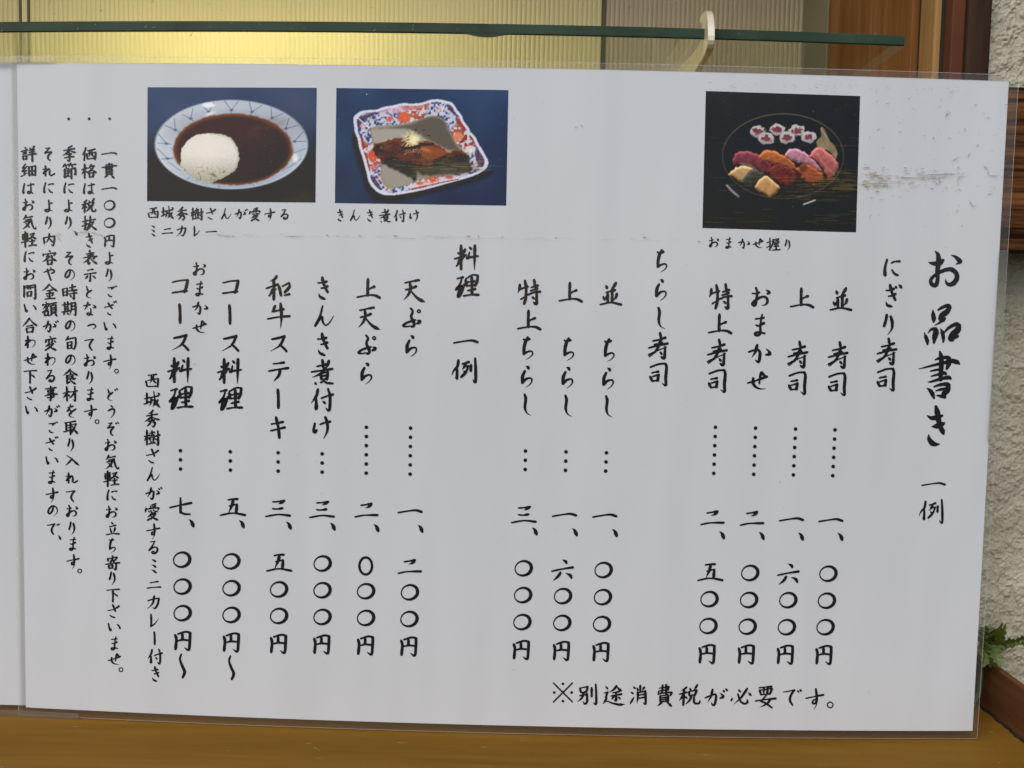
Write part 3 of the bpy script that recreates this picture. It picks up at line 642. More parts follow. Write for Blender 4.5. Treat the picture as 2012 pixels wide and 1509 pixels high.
class Ink:
    """collects brush strokes in photo pixels, then lays them on the bowed sheet"""
    def __init__(s): s.P = []; s.F = []; s.L = []
    def poly(s, pts, faces, lay):
        k = len(s.P); s.P += [tuple(p) for p in pts]; s.L += [lay]*len(pts); s.F += [tuple(i+k for i in f) for f in faces]
    def disc(s, c, r, lay, n=12):
        a = np.linspace(0, 2*math.pi, n, endpoint=False)
        s.poly([(c[0]+r*math.cos(t), c[1]+r*math.sin(t)) for t in a], [tuple(range(n))], lay)
    def band(s, P, w, lay, caps=True):
        T = np.gradient(P, axis=0); T /= (np.linalg.norm(T, axis=1)[:, None]+1e-9); N = np.stack([-T[:, 1], T[:, 0]], 1)
        A = P+N*w[:, None]/2; B = P-N*w[:, None]/2; n = len(P); pts = []
        for a, b_ in zip(A, B): pts += [a, b_]
        s.poly(pts, [(2*i, 2*i+2, 2*i+3, 2*i+1) for i in range(n-1)], lay)
        if caps:
            for i in (0, n-1): s.disc(P[i], w[i]*0.49, lay+1)
    def stroke(s, kind, pts, width, lay, step):
        P, turns = spline(pts, step)
        if len(P) < 3: P = np.array([P[0], (P[0]+P[-1])/2, P[-1]])
        d = np.r_[0, np.cumsum(np.linalg.norm(np.diff(P, axis=0), axis=1))]; u = d/d[-1]
        pr = PROF[kind]; w = np.interp(u, [a for a, _ in pr], [b_ for _, b_ in pr])
        T = np.gradient(P, axis=0); sn = np.abs(T[:, 1])/(np.linalg.norm(T, axis=1)+1e-9)
        if kind != 'u': w = w*(0.80+0.26*sn)
        if kind in 'hvncpk' : w = w*(1.0+0.05*np.sin(7*u+lay))
        if kind == 'd' and d[-1] < width*2.2: w = w*0.95
        w = w*width
        for t in turns: s.disc(P[t], w[t]*0.52, lay+2)
        s.band(P, w, lay)
    def glyph(s, ch, cx, cy, em, width=0.118):
        k = em/100.0; ox, oy = cx-em/2, cy-em/2; lay = 0; toks = G[ch].split(); cur = None; wpx = width*em
        def flush(cur):
            if cur: s.stroke(cur[0], cur[1], wpx, cur[2], max(0.9, em*0.045))
        i = 0
        while i < len(toks):
            t = toks[i]
            if t[0] in 'oO':
                flush(cur); cur = None
                x, y = ox+int(t[1:3])*k, oy+int(t[3:5])*k
                if t[0] == 'o':
                    r = int(toks[i+1])*k; a = np.linspace(0, 2*math.pi, 25)
                    s.band(np.stack([x+r*np.cos(a), y+r*np.sin(a)], 1), np.full(25, max(wpx*0.5, r*0.42)), lay, False)
                else:
                    rx, ry = int(toks[i+1][:2])*k, int(toks[i+1][2:])*k; a = np.linspace(0, 2*math.pi, 41)+3.9
                    tilt = -0.30 if rx > ry else 0.0
                    X, Y = rx*np.cos(a), ry*np.sin(a)
                    P = np.stack([x+X*math.cos(tilt)-Y*math.sin(tilt), y+X*math.sin(tilt)+Y*math.cos(tilt)], 1)
                    w = wpx*(0.74+0.36*np.cos(a-0.35)) if rx > ry else np.full(41, wpx*0.8)
                    s.band(P, w, lay, False)
                i += 2; lay += 3; continue
            if t[0] == '*':
                flush(cur); cur = None; s.disc((ox+int(t[1:3])*k, oy+int(t[3:5])*k), 0.055*em, lay); lay += 3; i += 1; continue
            if t[0].isalpha():
                flush(cur); lay += 3; cur = (t[0], [], lay); t = t[1:]
            cur[1].append((ox+int(t[0:2])*k, oy+int(t[2:4])*k, t.endswith('!')))
            i += 1
        flush(cur)
    def build(s, parent, label=None):
        P = np.array(s.P); V = sheet(P[:, 0], P[:, 1], 0.0)
        V[:, 1] -= 0.00012+np.array([(l % 60) for l in s.L])*2.5e-6
        o = mk('lettering', V, s.F, M['ink'], parent)
        if label: o['label'] = label
        return o
def row(txt, pts, em, width=0.118, ink=None):
    ink = ink or Ink()
    for ch, (x, y) in zip(txt, pts): ink.glyph(ch, x, y, em*(1.12 if ch == '、' and em > 45 else 1), width)
    return ink
def leader(ink, x0, y0, x1, y1, n, r=3.75):
    for i in range(n): ink.disc((x0+(x1-x0)*i/(n-1), y0+(y1-y0)*i/(n-1)), r, 0, 16)

# title, traced at large size: (x, y, brush width) in its own scale
def bold(ink, strokes, ox, oy, sc):
    for q, st in enumerate(strokes):
        P, turns = spline([(x, y, len(r) > 0) for x, y, w, *r in st], 5)
        key = np.array([(x, y) for x, y, *_ in st], float); ws = np.array([a[2] for a in st], float)
        idx = [0]
        for kx in key[1:]:
            d = np.linalg.norm(P[idx[-1]:]-kx, axis=1); idx.append(idx[-1]+int(np.argmin(d)))
        w = np.interp(np.arange(len(P)), idx, ws)
        Pp = P/sc+np.array([ox, oy]); w = w/sc*1.10
        for t in turns: ink.disc(Pp[t], w[t]*0.5, q*3+2, 16)
        ink.band(Pp, w, q*3)
ti = Ink()
bold(ti, [[(222,176,5),(250,186,26),(290,190,42),(335,182,56),(365,158,30)], [(283,65,4),(312,95,34),(322,140,48),(318,200,46),(310,270,42),(312,340,36),(300,395,40),(275,405,40),(248,385,36),(248,345,32),(285,305,28),(340,272,34),(400,250,36),(455,250,42),(498,290,42),(500,340,46),(468,385,46),(425,398,34),(400,380,26),(388,345,5)],
          [(443,105,4),(485,122,26),(525,158,44),(535,175,36),(492,198,6)],
          [(265,643,5),(268,690,38),(274,735,44),(272,768,16)], [(318,648,18),(360,622,30),(415,604,34),(432,620,36,1),(405,665,50),(360,700,56),(345,735,50),(365,745,44)], [(380,735,30),(330,775,20),(277,802,3)],
          [(180,870,5),(195,915,34),(210,955,36),(212,988,18)], [(214,880,5),(250,840,24),(292,835,34,1),(295,870,56),(282,920,48),(276,970,24)],
          [(340,832,8),(358,870,36),(368,920,34),(368,964,18)], [(378,868,16),(425,822,28),(490,790,38),(522,800,40,1),(510,845,58),(465,890,62),(440,930,52),(455,940,40)], [(440,930,36),(480,915,40),(510,908,26)]], 1780, 480, 5.03)
bold(ti, [[(278,46,16),(288,80,34),(292,140,38),(288,200,36),(284,275,32)], [(240,112,10),(275,100,24),(330,92,28),(352,100,34,1),(352,145,38),(335,185,22)], [(105,187,5),(160,174,13),(230,156,20),(310,138,26),(375,122,34),(420,132,36),(442,148,10)],
          [(200,206,10),(245,196,18),(300,188,20)], [(207,248,10),(250,236,18),(315,222,30),(330,232,16)], [(180,296,6),(215,290,18),(290,268,24),(350,258,32),(368,268,18)],
          [(170,344,5),(198,365,28),(218,395,36),(230,428,16)], [(230,334,12),(280,318,24),(335,312,30),(348,322,36,1),(340,360,46),(312,395,40),(318,420,24)], [(244,368,8),(285,356,22),(330,350,20)], [(252,404,8),(290,412,26),(320,420,22)],
          [(172,569,5),(205,590,28),(250,588,40),(298,572,18)], [(245,497,22),(256,540,44),(266,600,42),(280,660,34),(300,700,40),(308,722,18)], [(213,662,8),(250,658,40),(300,640,34),(314,632,16)],
          [(186,728,8),(190,765,32),(215,798,42),(245,808,28),(280,805,4)]], 1780, 680, 4.193)
row('一例', [(1834, 951), (1830, 1005)], 53, 0.10, ti)
ti.build(menu, 'large bold title column at the right of the menu')
E1 = 54.5
row('にぎり寿司', [(1752,527),(1754,582),(1746,638),(1742,691),(1741,746)], E1).build(menu)
def item(name, pts, dots, price, ppts):
    k = row(name, pts, E1)
    leader(k, *dots); row(price, ppts, 54, 0.116, k); return k.build(menu)
item('並寿司', [(1652,588),(1646,698),(1645,755)], (1640.5,844.5,1636,934.5,6), '一、〇〇〇円', [(1632,1022),(1651,1054.5),(1626.6,1127),(1623.6,1180),(1621,1232),(1618.5,1286.6)])
item('上寿司', [(1575,586),(1567,697),(1567,753)], (1563,842.9,1558.7,933,6), '一、六〇〇円', [(1554.8,1020.4),(1573.7,1054),(1547.8,1128),(1547.8,1179),(1545,1232),(1542.7,1286)])
item('おまかせ', [(1495,583.6),(1493.7,639.6),(1492,694),(1488,748)], (1484.5,841,1480.8,931.7,6), '二、〇〇〇円', [(1477.8,1018),(1496.4,1052.7),(1473,1125.5),(1470.8,1178.6),(1468,1231),(1466,1285.4)])
item('特上寿司', [(1415,582.7),(1414,637),(1409,693),(1409.6,748.8)], (1405.6,839.3,1402.3,929.9,6), '二、五〇〇円', [(1399.9,1017),(1418.6,1051.4),(1394.8,1124),(1393,1177),(1391,1229.7),(1389,1284.9)])
row('ちらし寿司', [(1300.7,512.7),(1299.7,569.4),(1299.7,625),(1293,679.7),(1294.3,736)], E1).build(menu)
item('並ちらし', [(1199.9,577.4),(1197.3,687.7),(1195.9,743.4),(1196.8,798.8)], (1191.5,889.6,1190,925.5,3), '一、〇〇〇円', [(1188,1013),(1208,1047),(1185,1119.8),(1183.6,1173),(1181.8,1225.9),(1180.5,1280.7)])
item('上ちらし', [(1120.3,574.7),(1117.7,686),(1116,741.7),(1116.9,797.4)], (1112,887.7,1111,924,3), '一、六〇〇円', [(1109,1011.5),(1129.3,1045.4),(1104.3,1120),(1105.2,1171),(1103.7,1223.7),(1102.8,1278.6)])
item('特上ちらし', [(1039,574),(1039,629.4),(1037.4,684),(1036.2,739.7),(1036.8,795.4)], (1032.4,886,1031.8,922.2,3), '三、〇〇〇円', [(1029.6,1013),(1050.7,1043.8),(1028,1116.4),(1026.9,1169),(1025.4,1222),(1024,1276.8)])
row('料理', [(916.2,505.8),(916.6,560.5)], E1).build(menu)
row('一例', [(915.2,671),(912.8,727.9)], E1).build(menu)
item('天ぷら', [(813.8,569.8),(808.8,625),(809.4,679.7)], (806.7,841,805.8,931.4,6), '一、二〇〇円', [(805.4,1004.5),(826,1038.6),(805.4,1112.7),(804.5,1163.6),(803.5,1216),(803,1270)])
item('上天ぷら', [(723.5,567.4),(725,623.8),(721,677.9),(721,733.5)], (719.9,839.4,719.5,929.5,6), '二、0〇〇円', [(720.2,1002),(739.6,1037.3),(718.6,1111.8),(718.3,1161.4),(718.3,1213.9),(718,1268)])
item('きんき煮付け', [(635,566.2),(637,620.6),(634.5,676.6),(633,731.3),(632.7,785.2),(632.7,840.8)], (633,891.6,633,927.5,3), '三、〇〇〇円', [(633,1003),(653.7,1034.4),(633,1107),(632.7,1159.5),(632.7,1212),(632,1266)])
item('和牛ステ|キ', [(547.6,566),(547.6,620.5),(547.6,675.7),(547,730.6),(547,783.3),(545.7,839.7)], (546.5,889.4,546.5,925.6,3), '三、五〇〇円', [(546.8,1001),(567.5,1032.5),(547.7,1105.4),(547.4,1157.9),(547.4,1210),(547,1264.8)])
item('コ|ス料理', [(453.6,563.2),(451.9,617.7),(453,675),(450.8,729),(451.9,782)], (452.5,887.5,452.8,923.5,3), '五、〇〇〇円〜', [(457,996),(475,1029.5),(453.6,1102.7),(454,1155.5),(454,1208),(454.4,1262),(454.4,1311.5)])
item('コ|ス料理', [(354.4,562),(353.9,616),(355,673.5),(352.9,727.3),(354.4,780.3)], (354.6,885.4,354.8,921.4,3), '七、〇〇〇円〜', [(354.8,994),(376.4,1027.9),(357,1099.5),(357.8,1152.3),(358,1204.5),(359,1259),(358,1308)])
row('おまかせ', [(392,528.6),(392.5,567.4),(393,605),(392,642)], 37.5, 0.118).build(menu)
row('西城秀樹さんが愛するミニカレ|付き', [(299.7,747.6),(299.3,785.3),(299,821.8),(299,860),(299.3,895.6),(301.4,931),(302.2,967.7),(300.7,1005),(300.7,1041.7),(301.4,1075.6),(302.2,1111.6),(302.4,1148.7),(302.2,1183),(304,1218.7),(304,1253.7),(304.3,1289.7),(305.6,1324)], 36.5, 0.118).build(menu)
row('※別途消費税が必要です。', [(1106,1360.3),(1154.4,1364.6),(1206.8,1366),(1254.4,1366),(1304.8,1366),(1355.3,1366),(1407,1367.5),(1454.7,1367.5),(1503.8,1368),(1557,1366),(1600.3,1370.4),(1631,1384.8)], 50, 0.104).build(menu, 'tax note along the bottom of the menu')
SM = 34.0
row('一貫一〇〇円よりございます。どうぞお気軽にお立ち寄り下さいませ。', [(214.6,301.5),(214.6,335.4),(214.6,370.2),(215,403.3),(215,437.7),(215,473.3),(214.6,506.9),(214.6,540.9),(220.2,571.8),(216.5,605.2),(215.5,641.4),(217.4,673.9),(215.5,709),(229,729),(220,774.2),(220,808.5),(221,842),(217.4,874.4),(220,907.8),(219.2,940.3),(219.6,973.3),(219.6,1005.8),(221,1038.2),(221,1071.6),(221,1104),(221,1136.5),(222.5,1169.5),(223,1200.5),(224,1232.4),(225.4,1264.3),(224.7,1294.9),(237.6,1315.6)], SM, 0.122).build(menu)
row('価格は税抜き表示となっております。', [(175.7,302.3),(175.7,336.2),(174.9,370.2),(174.9,404),(175.7,438.9),(175.7,472),(177.5,506),(177.5,540.3),(175.6,573.7),(176.6,607),(181.2,641.4),(177.5,674.8),(176.6,708.2),(176.6,742.3),(178,774.6),(177.5,807.6),(190.7,828.4)], SM, 0.122).build(menu)
row('季節により、その時期の旬の食材を取り入れております。', [(136,301.5),(136,335.4),(135,370),(134.3,404),(134.6,438),(148.9,458.4),(135.8,507),(136.7,540.3),(136.7,574.2),(135.8,607),(137.6,640.5),(138,673.9),(138,707.8),(138.5,739.7),(138.5,774.2),(140.4,807.6),(139.5,841),(139.5,874.4),(142.2,905),(141.3,939.3),(141.3,972.4),(141.7,1003.9),(141.7,1038.2),(143.5,1068.8),(143.2,1101.3),(156.7,1121.7)], SM, 0.122).build(menu)
row('それにより内容や金額が変わる事がございますので、', [(94.6,302.3),(95.9,336.2),(95.4,369.7),(95.4,404),(95.4,438),(97,471),(97.2,506),(97.7,538.4),(97.7,572.8),(97.7,607),(99.6,639.6),(99,673.9),(98,706.3),(99,738.8),(99.6,773),(102,806),(104.2,839),(101.4,871.6),(101.4,905),(102.4,937.5),(102,970.5),(103.3,1003.9),(105,1036.4),(116.8,1056)], SM, 0.122).build(menu)
row('詳細はお気軽にお問い合わせ下さい', [(56.5,301.5),(55.7,335.4),(55.7,370),(55.7,402.5),(57.3,436.4),(57.3,470.3),(57,505),(57.8,538.4),(57.8,572.8),(58.8,605.8),(58.8,640),(58.8,672),(59.7,705.4),(59.7,739.7),(60,772.4),(61.5,805.8)], SM, 0.122).build(menu)
bu = Ink()
for x in (135, 175.3, 215.6): bu.disc((x, 233.4), 2.8, 0)
bu.build(menu)
CP = 28.5
ca = row('西城秀樹さんが愛する', [(301.5,418),(329.3,418),(358,418.9),(386.9,420.4),(414.4,419.7),(444.6,419.7),(474,418.9),(501.9,420.4),(529.7,419.7),(559,421.2)], CP, 0.126)
row('ミニカレー', [(300.7,453),(328.5,453.8),(357,453.8),(387.4,453.8),(415,455)], CP, 0.126, ca); ca.build(menu, 'caption under the curry photo')
row('きんき煮付け', [(668.4,422.9),(697.7,422.9),(727,423.4),(755.9,423.9),(784.7,423.9),(814,424.4)], CP, 0.126).build(menu, 'caption under the fish photo')
row('おまかせ握り', [(1402.7,475.9),(1431.7,477.4),(1461.5,478.4),(1489.3,477.9),(1519.7,479.9),(1547.5,481.4)], CP, 0.126).build(menu, 'caption under the sushi photo')

# ------------------------------------------------------------------ the three printed dish photos (flat prints)
class Canvas:
    """picture computed point by point; coordinates are those of an enlarged view of the print"""
    def __init__(s, quad, org, sc, nx, ny, seed):
        s.nx, s.ny = nx, ny; u, v = np.meshgrid(np.linspace(0, 1, nx), np.linspace(0, 1, ny))
        q = np.array(quad, float)
        s.pix = (q[0]*((1-u)*(1-v))[..., None]+q[1]*(u*(1-v))[..., None]+q[2]*(u*v)[..., None]+q[3]*((1-u)*v)[..., None])
        s.X = (s.pix[..., 0]-org[0])*sc; s.Y = (s.pix[..., 1]-org[1])*sc
        s.img = np.zeros((ny, nx, 3)); s.r = np.random.RandomState(seed); s.cell = (s.X[0, 1]-s.X[0, 0])
    def noise(s, size, sx=1.0, sy=1.0, seed=None):
        r = np.random.RandomState(seed) if seed is not None else s.r
        a = r.rand(260, 260); x = s.X/(size*sx)+3; y = s.Y/(size*sy)+3
        x = x-x.min()+1; y = y-y.min()+1
        i, j = y.astype(int) % 258, x.astype(int) % 258; fy, fx = y-np.floor(y), x-np.floor(x); fy = fy*fy*(3-2*fy); fx = fx*fx*(3-2*fx)
        return (a[i, j]*(1-fx)+a[i, j+1]*fx)*(1-fy)+(a[i+1, j]*(1-fx)+a[i+1, j+1]*fx)*fy
    def blur(s, m, n):
        for _ in range(n):
            p = np.pad(m, 1, 'edge'); m = (p[:-2, 1:-1]+p[2:, 1:-1]+p[1:-1, :-2]+p[1:-1, 2:]+2*p[1:-1, 1:-1])/6
        return m
    def ell(s, cx, cy, rx, ry, rot=0.0, soft=6):
        c, n = math.cos(rot), math.sin(rot); dx, dy = s.X-cx, s.Y-cy; a, b_ = dx*c+dy*n, -dx*n+dy*c
        d = (np.sqrt((a/rx)**2+(b_/ry)**2)-1)*min(rx, ry); return np.clip(0.5-d/(2*soft), 0, 1)
    def polym(s, pts, blur=1, smooth=True, wob=0):
        P = np.array(pts, float)
        if smooth:
            n = len(P); Q = []
            for i in range(n):
                p0, p1, p2, p3 = P[i-1], P[i], P[(i+1) % n], P[(i+2) % n]
                for j in range(6):
                    t = j/6; Q.append(0.5*(2*p1+(p2-p0)*t+(2*p0-5*p1+4*p2-p3)*t*t+(-p0+3*p1-3*p2+p3)*t**3))
            P = np.array(Q)
        X, Y = s.X, s.Y
        if wob: X = X+(s.noise(22)-0.5)*wob; Y = Y+(s.noise(22)-0.5)*wob
        ins = np.zeros(X.shape, bool); n = len(P)
        for i in range(n):
            (x1, y1), (x2, y2) = P[i], P[(i+1) % n]
            if abs(y2-y1) < 1e-9: continue
            ins ^= ((Y < y1) != (Y < y2)) & (X < (x2-x1)*(Y-y1)/(y2-y1)+x1)
        return s.blur(ins.astype(float), blur)
    def line(s, pts, w, soft=3):
        d = np.full(s.X.shape, 1e9)
        for (x1, y1), (x2, y2) in zip(pts[:-1], pts[1:]):
            L = (x2-x1)**2+(y2-y1)**2+1e-9; t = np.clip(((s.X-x1)*(x2-x1)+(s.Y-y1)*(y2-y1))/L, 0, 1)
            d = np.minimum(d, np.hypot(s.X-x1-t*(x2-x1), s.Y-y1-t*(y2-y1)))
        return np.clip((w/2-d)/soft+0.5, 0, 1)
    def put(s, mask, col, a=1.0):
        m = np.clip(mask*a, 0, 1)[..., None]; s.img = s.img*(1-m)+np.asarray(col, float)*m
    def build(s, label):
        g = s.img*(1+0.05*(s.r.rand(s.ny, s.nx, 1)-0.5))+(s.r.rand(s.ny, s.nx, 1)-0.5)*5
        g = g+(g.mean(-1, keepdims=True)-g)*0.14
        col = np.concatenate([np.clip((lin(np.clip(g, 1, 255))-SHEEN)/LIGHT, 0.003, 0.9), np.ones((s.ny, s.nx, 1))], -1)
        p = s.pix.reshape(-1, 2); V = sheet(p[:, 0], p[:, 1], 0.00006); I = np.arange(s.nx*s.ny).reshape(s.ny, s.nx)
        F = np.stack([I[1:, :-1], I[1:, 1:], I[:-1, 1:], I[:-1, :-1]], -1).reshape(-1, 4)
        o = mk('printed_photo', V, F, M['print'], menu, col=col.reshape(-1, 4)); o['label'] = label; return o
SHEEN, LIGHT = np.array((0.013, 0.015, 0.021)), 0.76          # from the photo's tones back to the ink's own colour
def mix(a, b_, t): t = t[..., None]; return np.asarray(a, float)*(1-t)+np.asarray(b_, float)*t

# curry
c = Canvas([(290,171.4),(622.4,172.5),(619.8,398),(289,395)], (270,150), 4.574, 300, 204, 1)
t = np.clip((c.Y-330)/520, 0, 1); t = t*t*(3-2*t)
c.img = mix((42,62,98), (27,30,36), t)+(c.noise(220)[..., None]-0.5)*14
c.put(c.ell(1420,240,150,160,0,120), (70,78,105), 0.5); c.put(c.ell(1500,1060,170,120,0,110), (66,60,52), 0.55)
c.put(c.ell(840,1000,560,70,0,60), (18,20,25), 0.8)
rim = c.ell(845,612,684,400,0,7)
c.put(rim, mix((178,188,196), (156,170,184), np.clip((c.X-200)/1300, 0, 1)))
c.put(c.ell(845,640,640,372,0,14)*(c.Y < 640), (166,180,196), 0.6)
c.put(np.clip(rim-c.ell(845,604,676,396,0,6), 0, 1), (205,216,226), 0.8)
c.put(rim*np.clip((c.Y-820)/150, 0, 1), (128,146,172), 0.55)
blue = (62,80,128)
for (x, y), a, b_ in (((845,305),(785,225),(905,225)),((1030,320),(1003,225),(1120,262)),((1210,375),(1200,282),(1310,335)),((1335,470),(1362,378),(1450,440)),((1412,585),(1488,500),(1520,585)),
        ((480,380),(405,345),(498,290)),((340,482),(250,440),(335,380)),((262,605),(190,520),(185,600)),((272,740),(180,650),(215,742)),((640,320),(600,280),(690,235))):
    c.put(rim*np.maximum(c.line([a,(x,y)], 7, 5), c.line([b_,(x,y)], 6, 5)), blue, 0.75)
    ix, iy = x+(858-x)*0.07, y+(655-y)*0.10
    c.put(rim*c.line([(x,y),(ix,iy)], 6, 5), blue, 0.6); c.put(c.ell(x,y,16,12,0,6), blue, 0.7)
for a, b_ in (((270,745),(380,725)),((300,640),(345,690)),((280,770),(390,850)),((1400,690),(1510,650)),((1390,800),(1470,745)),((1300,850),(1390,800)),((735,980),(735,1002)),((1040,960),(1045,985)),((440,930),(470,905))):
    c.put(rim*c.line([a,b_], 6, 5), blue, 0.6)
c.put(c.ell(640,258,52,22,0,6), (226,232,238), 0.95); c.put(c.ell(655,335,45,14,-0.3,8), (226,232,238), 0.85); c.put(c.ell(1420,735,24,34,0,12), (222,224,222), 0.8)
w = (c.noise(30)-0.5)*10
cur = np.clip(0.5-((np.sqrt(((c.X-858)/536)**2+((c.Y-656)/322)**2)-1)*322+w)/14, 0, 1)
c.put(cur, (122,66,34))
c.put(c.ell(858,660,514,302,0,16), mix((54,32,26), (38,25,22), np.clip((c.X-450)/700, 0, 1)*np.clip(c.Y/900, 0, 1)))
c.put(c.ell(1120,470,150,40,-0.35,40)*c.noise(40), (92,72,62), 0.55)
c.put(c.ell(900,480,420,120,0,90), (70,40,32), 0.35)
for i in range(26): c.put(c.ell(c.r.uniform(880,1300), c.r.uniform(500,920), 4, 3, 0, 2), (120,96,80), c.r.uniform(0.2,0.8))
rice = c.polym([(392,760),(400,660),(440,590),(500,540),(600,515),(720,518),(820,545),(885,615),(910,700),(905,790),(860,860),(780,905),(650,960),(560,945),(480,890),(385,830)], 1, True, 13)
n = c.noise(11); n2 = c.noise(26)
c.put(rice, mix((204,204,194), (160,160,142), np.clip((c.Y-700)/240, 0, 1))+(n[..., None]-0.5)*12*np.clip((c.Y-560)/240, 0.15, 1)[..., None])
c.put(rice*np.clip((c.noise(16)-0.68)*5, 0, 1)*np.clip((c.Y-780)/90, 0, 1), (112,96,70), 0.75)
c.put(rice*c.ell(610,640,170,110,0,110), (226,218,204), 0.6)
c.put(np.clip(rice-c.polym([(402,760),(412,660),(450,596),(510,552),(605,528),(718,530),(812,556),(872,622),(896,700),(890,790),(850,850),(780,890),(650,940),(560,925),(480,880),(400,820)], 2), 0, 1)*(c.X > 650), (160,150,135), 0.5)
c.build('printed photo of curry with a dome of rice in a pale blue bowl')

# simmered fish on a patterned dish
c = Canvas([(661,173),(999,177),(994.6,404),(658,399)], (640,150), 4.574, 310, 208, 2)
c.img = mix((30,58,98), (24,44,78), np.clip(c.Y/1100, 0, 1))+(c.noise(260)[..., None]-0.5)*16
sh = c.polym([(240,560),(330,900),(420,1090),(620,1120),(1300,960),(1500,860),(1250,860),(600,980),(420,760),(330,500)], 9)
c.put(c.blur(sh, 14), (16,20,30), 0.9)
outer = [(250,372),(300,322),(360,305),(450,300),(520,275),(600,262),(690,242),(780,245),(870,235),(940,212),(1010,206),(1070,218),(1140,240),(1180,300),(1222,352),(1240,400),(1290,470),(1300,500),(1345,545),(1375,610),(1400,645),(1432,705),(1460,760),(1452,812),(1410,855),(1300,905),(1100,962),(850,1028),(620,1068),(520,1064),(445,1025),(390,955),(365,860),(330,730),(300,640),(285,560),(262,500),(256,450)]
pl = c.polym(outer, 1); c.put(pl, (196,196,212))
ctr = np.array((840,650)); inn = [tuple(ctr+(np.array(p)-ctr)*0.945) for p in outer]
iw = c.polym(inn, 1)
a = c.noise(34, seed=11); b_ = c.noise(24, seed=12); d_ = c.noise(15, seed=13)
ang = np.degrees(np.arctan2(c.Y-650, c.X-840))
base = mix((44,62,120), (178,182,200), np.clip((c.noise(19, seed=14)*0.6+d_*0.5-0.38)*4.5, 0, 1))
c.put(iw, base)
def near(dg, w_): return np.clip(1-np.abs(((ang-dg+180) % 360)-180)/w_, 0, 1)
for dg, w_ in ((-95,20),(-18,17),(172,17),(82,17)):
    flo = np.clip(near(dg, w_)*3, 0, 1)*iw
    c.put(flo, (196,190,196), 0.95)
    c.put(flo*(b_ > 0.56), (176,66,48)); c.put(flo*(d_ > 0.72), (70,84,64), 0.7)
c.put(iw*c.ell(705,370,58,52,0,8)*(d_ > 0.25), (206,84,50)); c.put(iw*c.ell(575,385,34,26,0,6)*(d_ > 0.35), (196,88,70)); c.put(iw*c.ell(800,355,28,20,0,6)*(d_ > 0.35), (190,70,55))
c.put(iw*c.polym([(500,300),(700,258),(720,310),(520,345)], 2)*np.clip(c.noise(60)+0.3, 0, 1), (206,160,182), 0.8); c.put(iw*c.polym([(700,265),(860,248),(865,290),(720,305)], 2), (178,90,92), 0.7)
c.put(iw*c.polym([(1165,385),(1210,385),(1265,455),(1260,500),(1215,470)], 1)*(b_ > .3), (150,48,46)); c.put(iw*c.polym([(1200,600),(1290,500),(1345,590),(1335,640),(1250,660)], 1)*(b_ > .25), (140,44,42))
c.put(iw*c.ell(1190,545,40,44,0.5,8)*(d_ > .3), (212,120,84)); c.put(iw*c.ell(1300,655,52,34,0,8), (206,206,196), 0.9)
c.put(iw*c.polym([(300,550),(330,545),(350,640),(320,660)], 1), (140,44,44)); c.put(iw*c.ell(430,720,60,50,0.6,10)*(d_ > .3), (200,74,48)); c.put(iw*c.polym([(335,690),(365,700),(400,840),(375,830)], 1), (140,46,44)); c.put(iw*c.ell(440,810,30,42,0,8)*(d_ > .35), (196,66,50))
for p in ([(270,440),(300,370),(420,325),(500,300),(440,345),(340,400),(300,460)], [(1080,240),(1140,255),(1215,365),(1160,350),(1100,290)], [(1360,660),(1440,760),(1410,815),(1370,800),(1340,700)], [(395,900),(430,900),(500,1010),(470,1035),(420,985)]):
    c.put(iw*c.polym(p, 1), (66,44,72), 0.85)
for x, y in ((1015,310),(338,452),(1345,800),(570,1025),(490,915)):
    c.put(c.ell(x,y,24,22,0,4), (190,140,130), 0.9); c.put(c.ell(x,y,11,10,0,3), (214,190,190), 0.8)
for p in ([(1075,240),(1030,350)], [(285,372),(395,462)], [(1445,815),(1300,835)], [(485,1040),(550,1000)]): c.put(c.line(p, 10, 4), (200,204,216), 0.9)
c.put(iw*c.polym([(740,985),(830,945),(1000,905),(1180,890),(1190,915),(1000,955),(860,990),(760,1005)], 1), (200,190,190), 0.9)
c.put(iw*c.ell(960,925,70,30,-0.2,8)*(d_ > .25), (206,80,48)); c.put(iw*c.ell(845,960,34,16,0,6), (196,80,60), 0.9); c.put(iw*c.ell(1110,908,34,14,0,5), (190,70,55), 0.9)
c.put(c.line([(770,1012),(900,985),(1190,925)], 10, 4), (140,50,60), 0.8)
well = [(400,482),(440,452),(540,440),(640,436),(750,420),(850,385),(950,356),(1030,368),(1080,412),(1120,500),(1180,610),(1250,690),(1300,790),(1292,848),(1180,882),(1000,900),(880,920),(800,945),(700,985),(600,1006),(545,995),(510,950),(490,870),(505,790),(440,650),(412,545)]
wl = c.polym(well, 1); c.put(wl, mix((152,148,138), (140,136,124), np.clip((c.Y-420)/500, 0, 1)))
c.put(np.clip(c.blur(wl, 2)-c.polym([tuple(np.array((840,660))+(np.array(p)-np.array((840,660)))*0.97) for p in well], 2), 0, 1), (150,112,80), 0.7)
dark = c.polym([(420,470),(600,452),(760,428),(860,390),(950,362),(1030,376),(1075,415),(1112,500),(1176,620),(1230,680),(1100,660),(900,560),(760,480),(600,470)], 10)
c.put(dark*wl, (76,73,64), 0.9)
c.put(c.polym([(500,770),(600,830),(700,880),(770,910),(805,950),(830,850),(900,890),(1280,860),(1300,800),(1240,690),(900,760),(620,740)], 6, True, 20), (38,36,31), 0.96)
c.put(c.ell(1080,850,210,34,-0.08,30), (70,66,56), 0.8)
fish = c.polym([(432,610),(470,598),(560,575),(650,555),(760,570),(880,572),(960,590),(1040,630),(1100,675),(1180,650),(1265,690),(1230,715),(1100,735),(1010,750),(930,800),(840,812),(740,770),(640,745),(560,760),(520,800),(480,740),(435,690)], 1, True, 18)
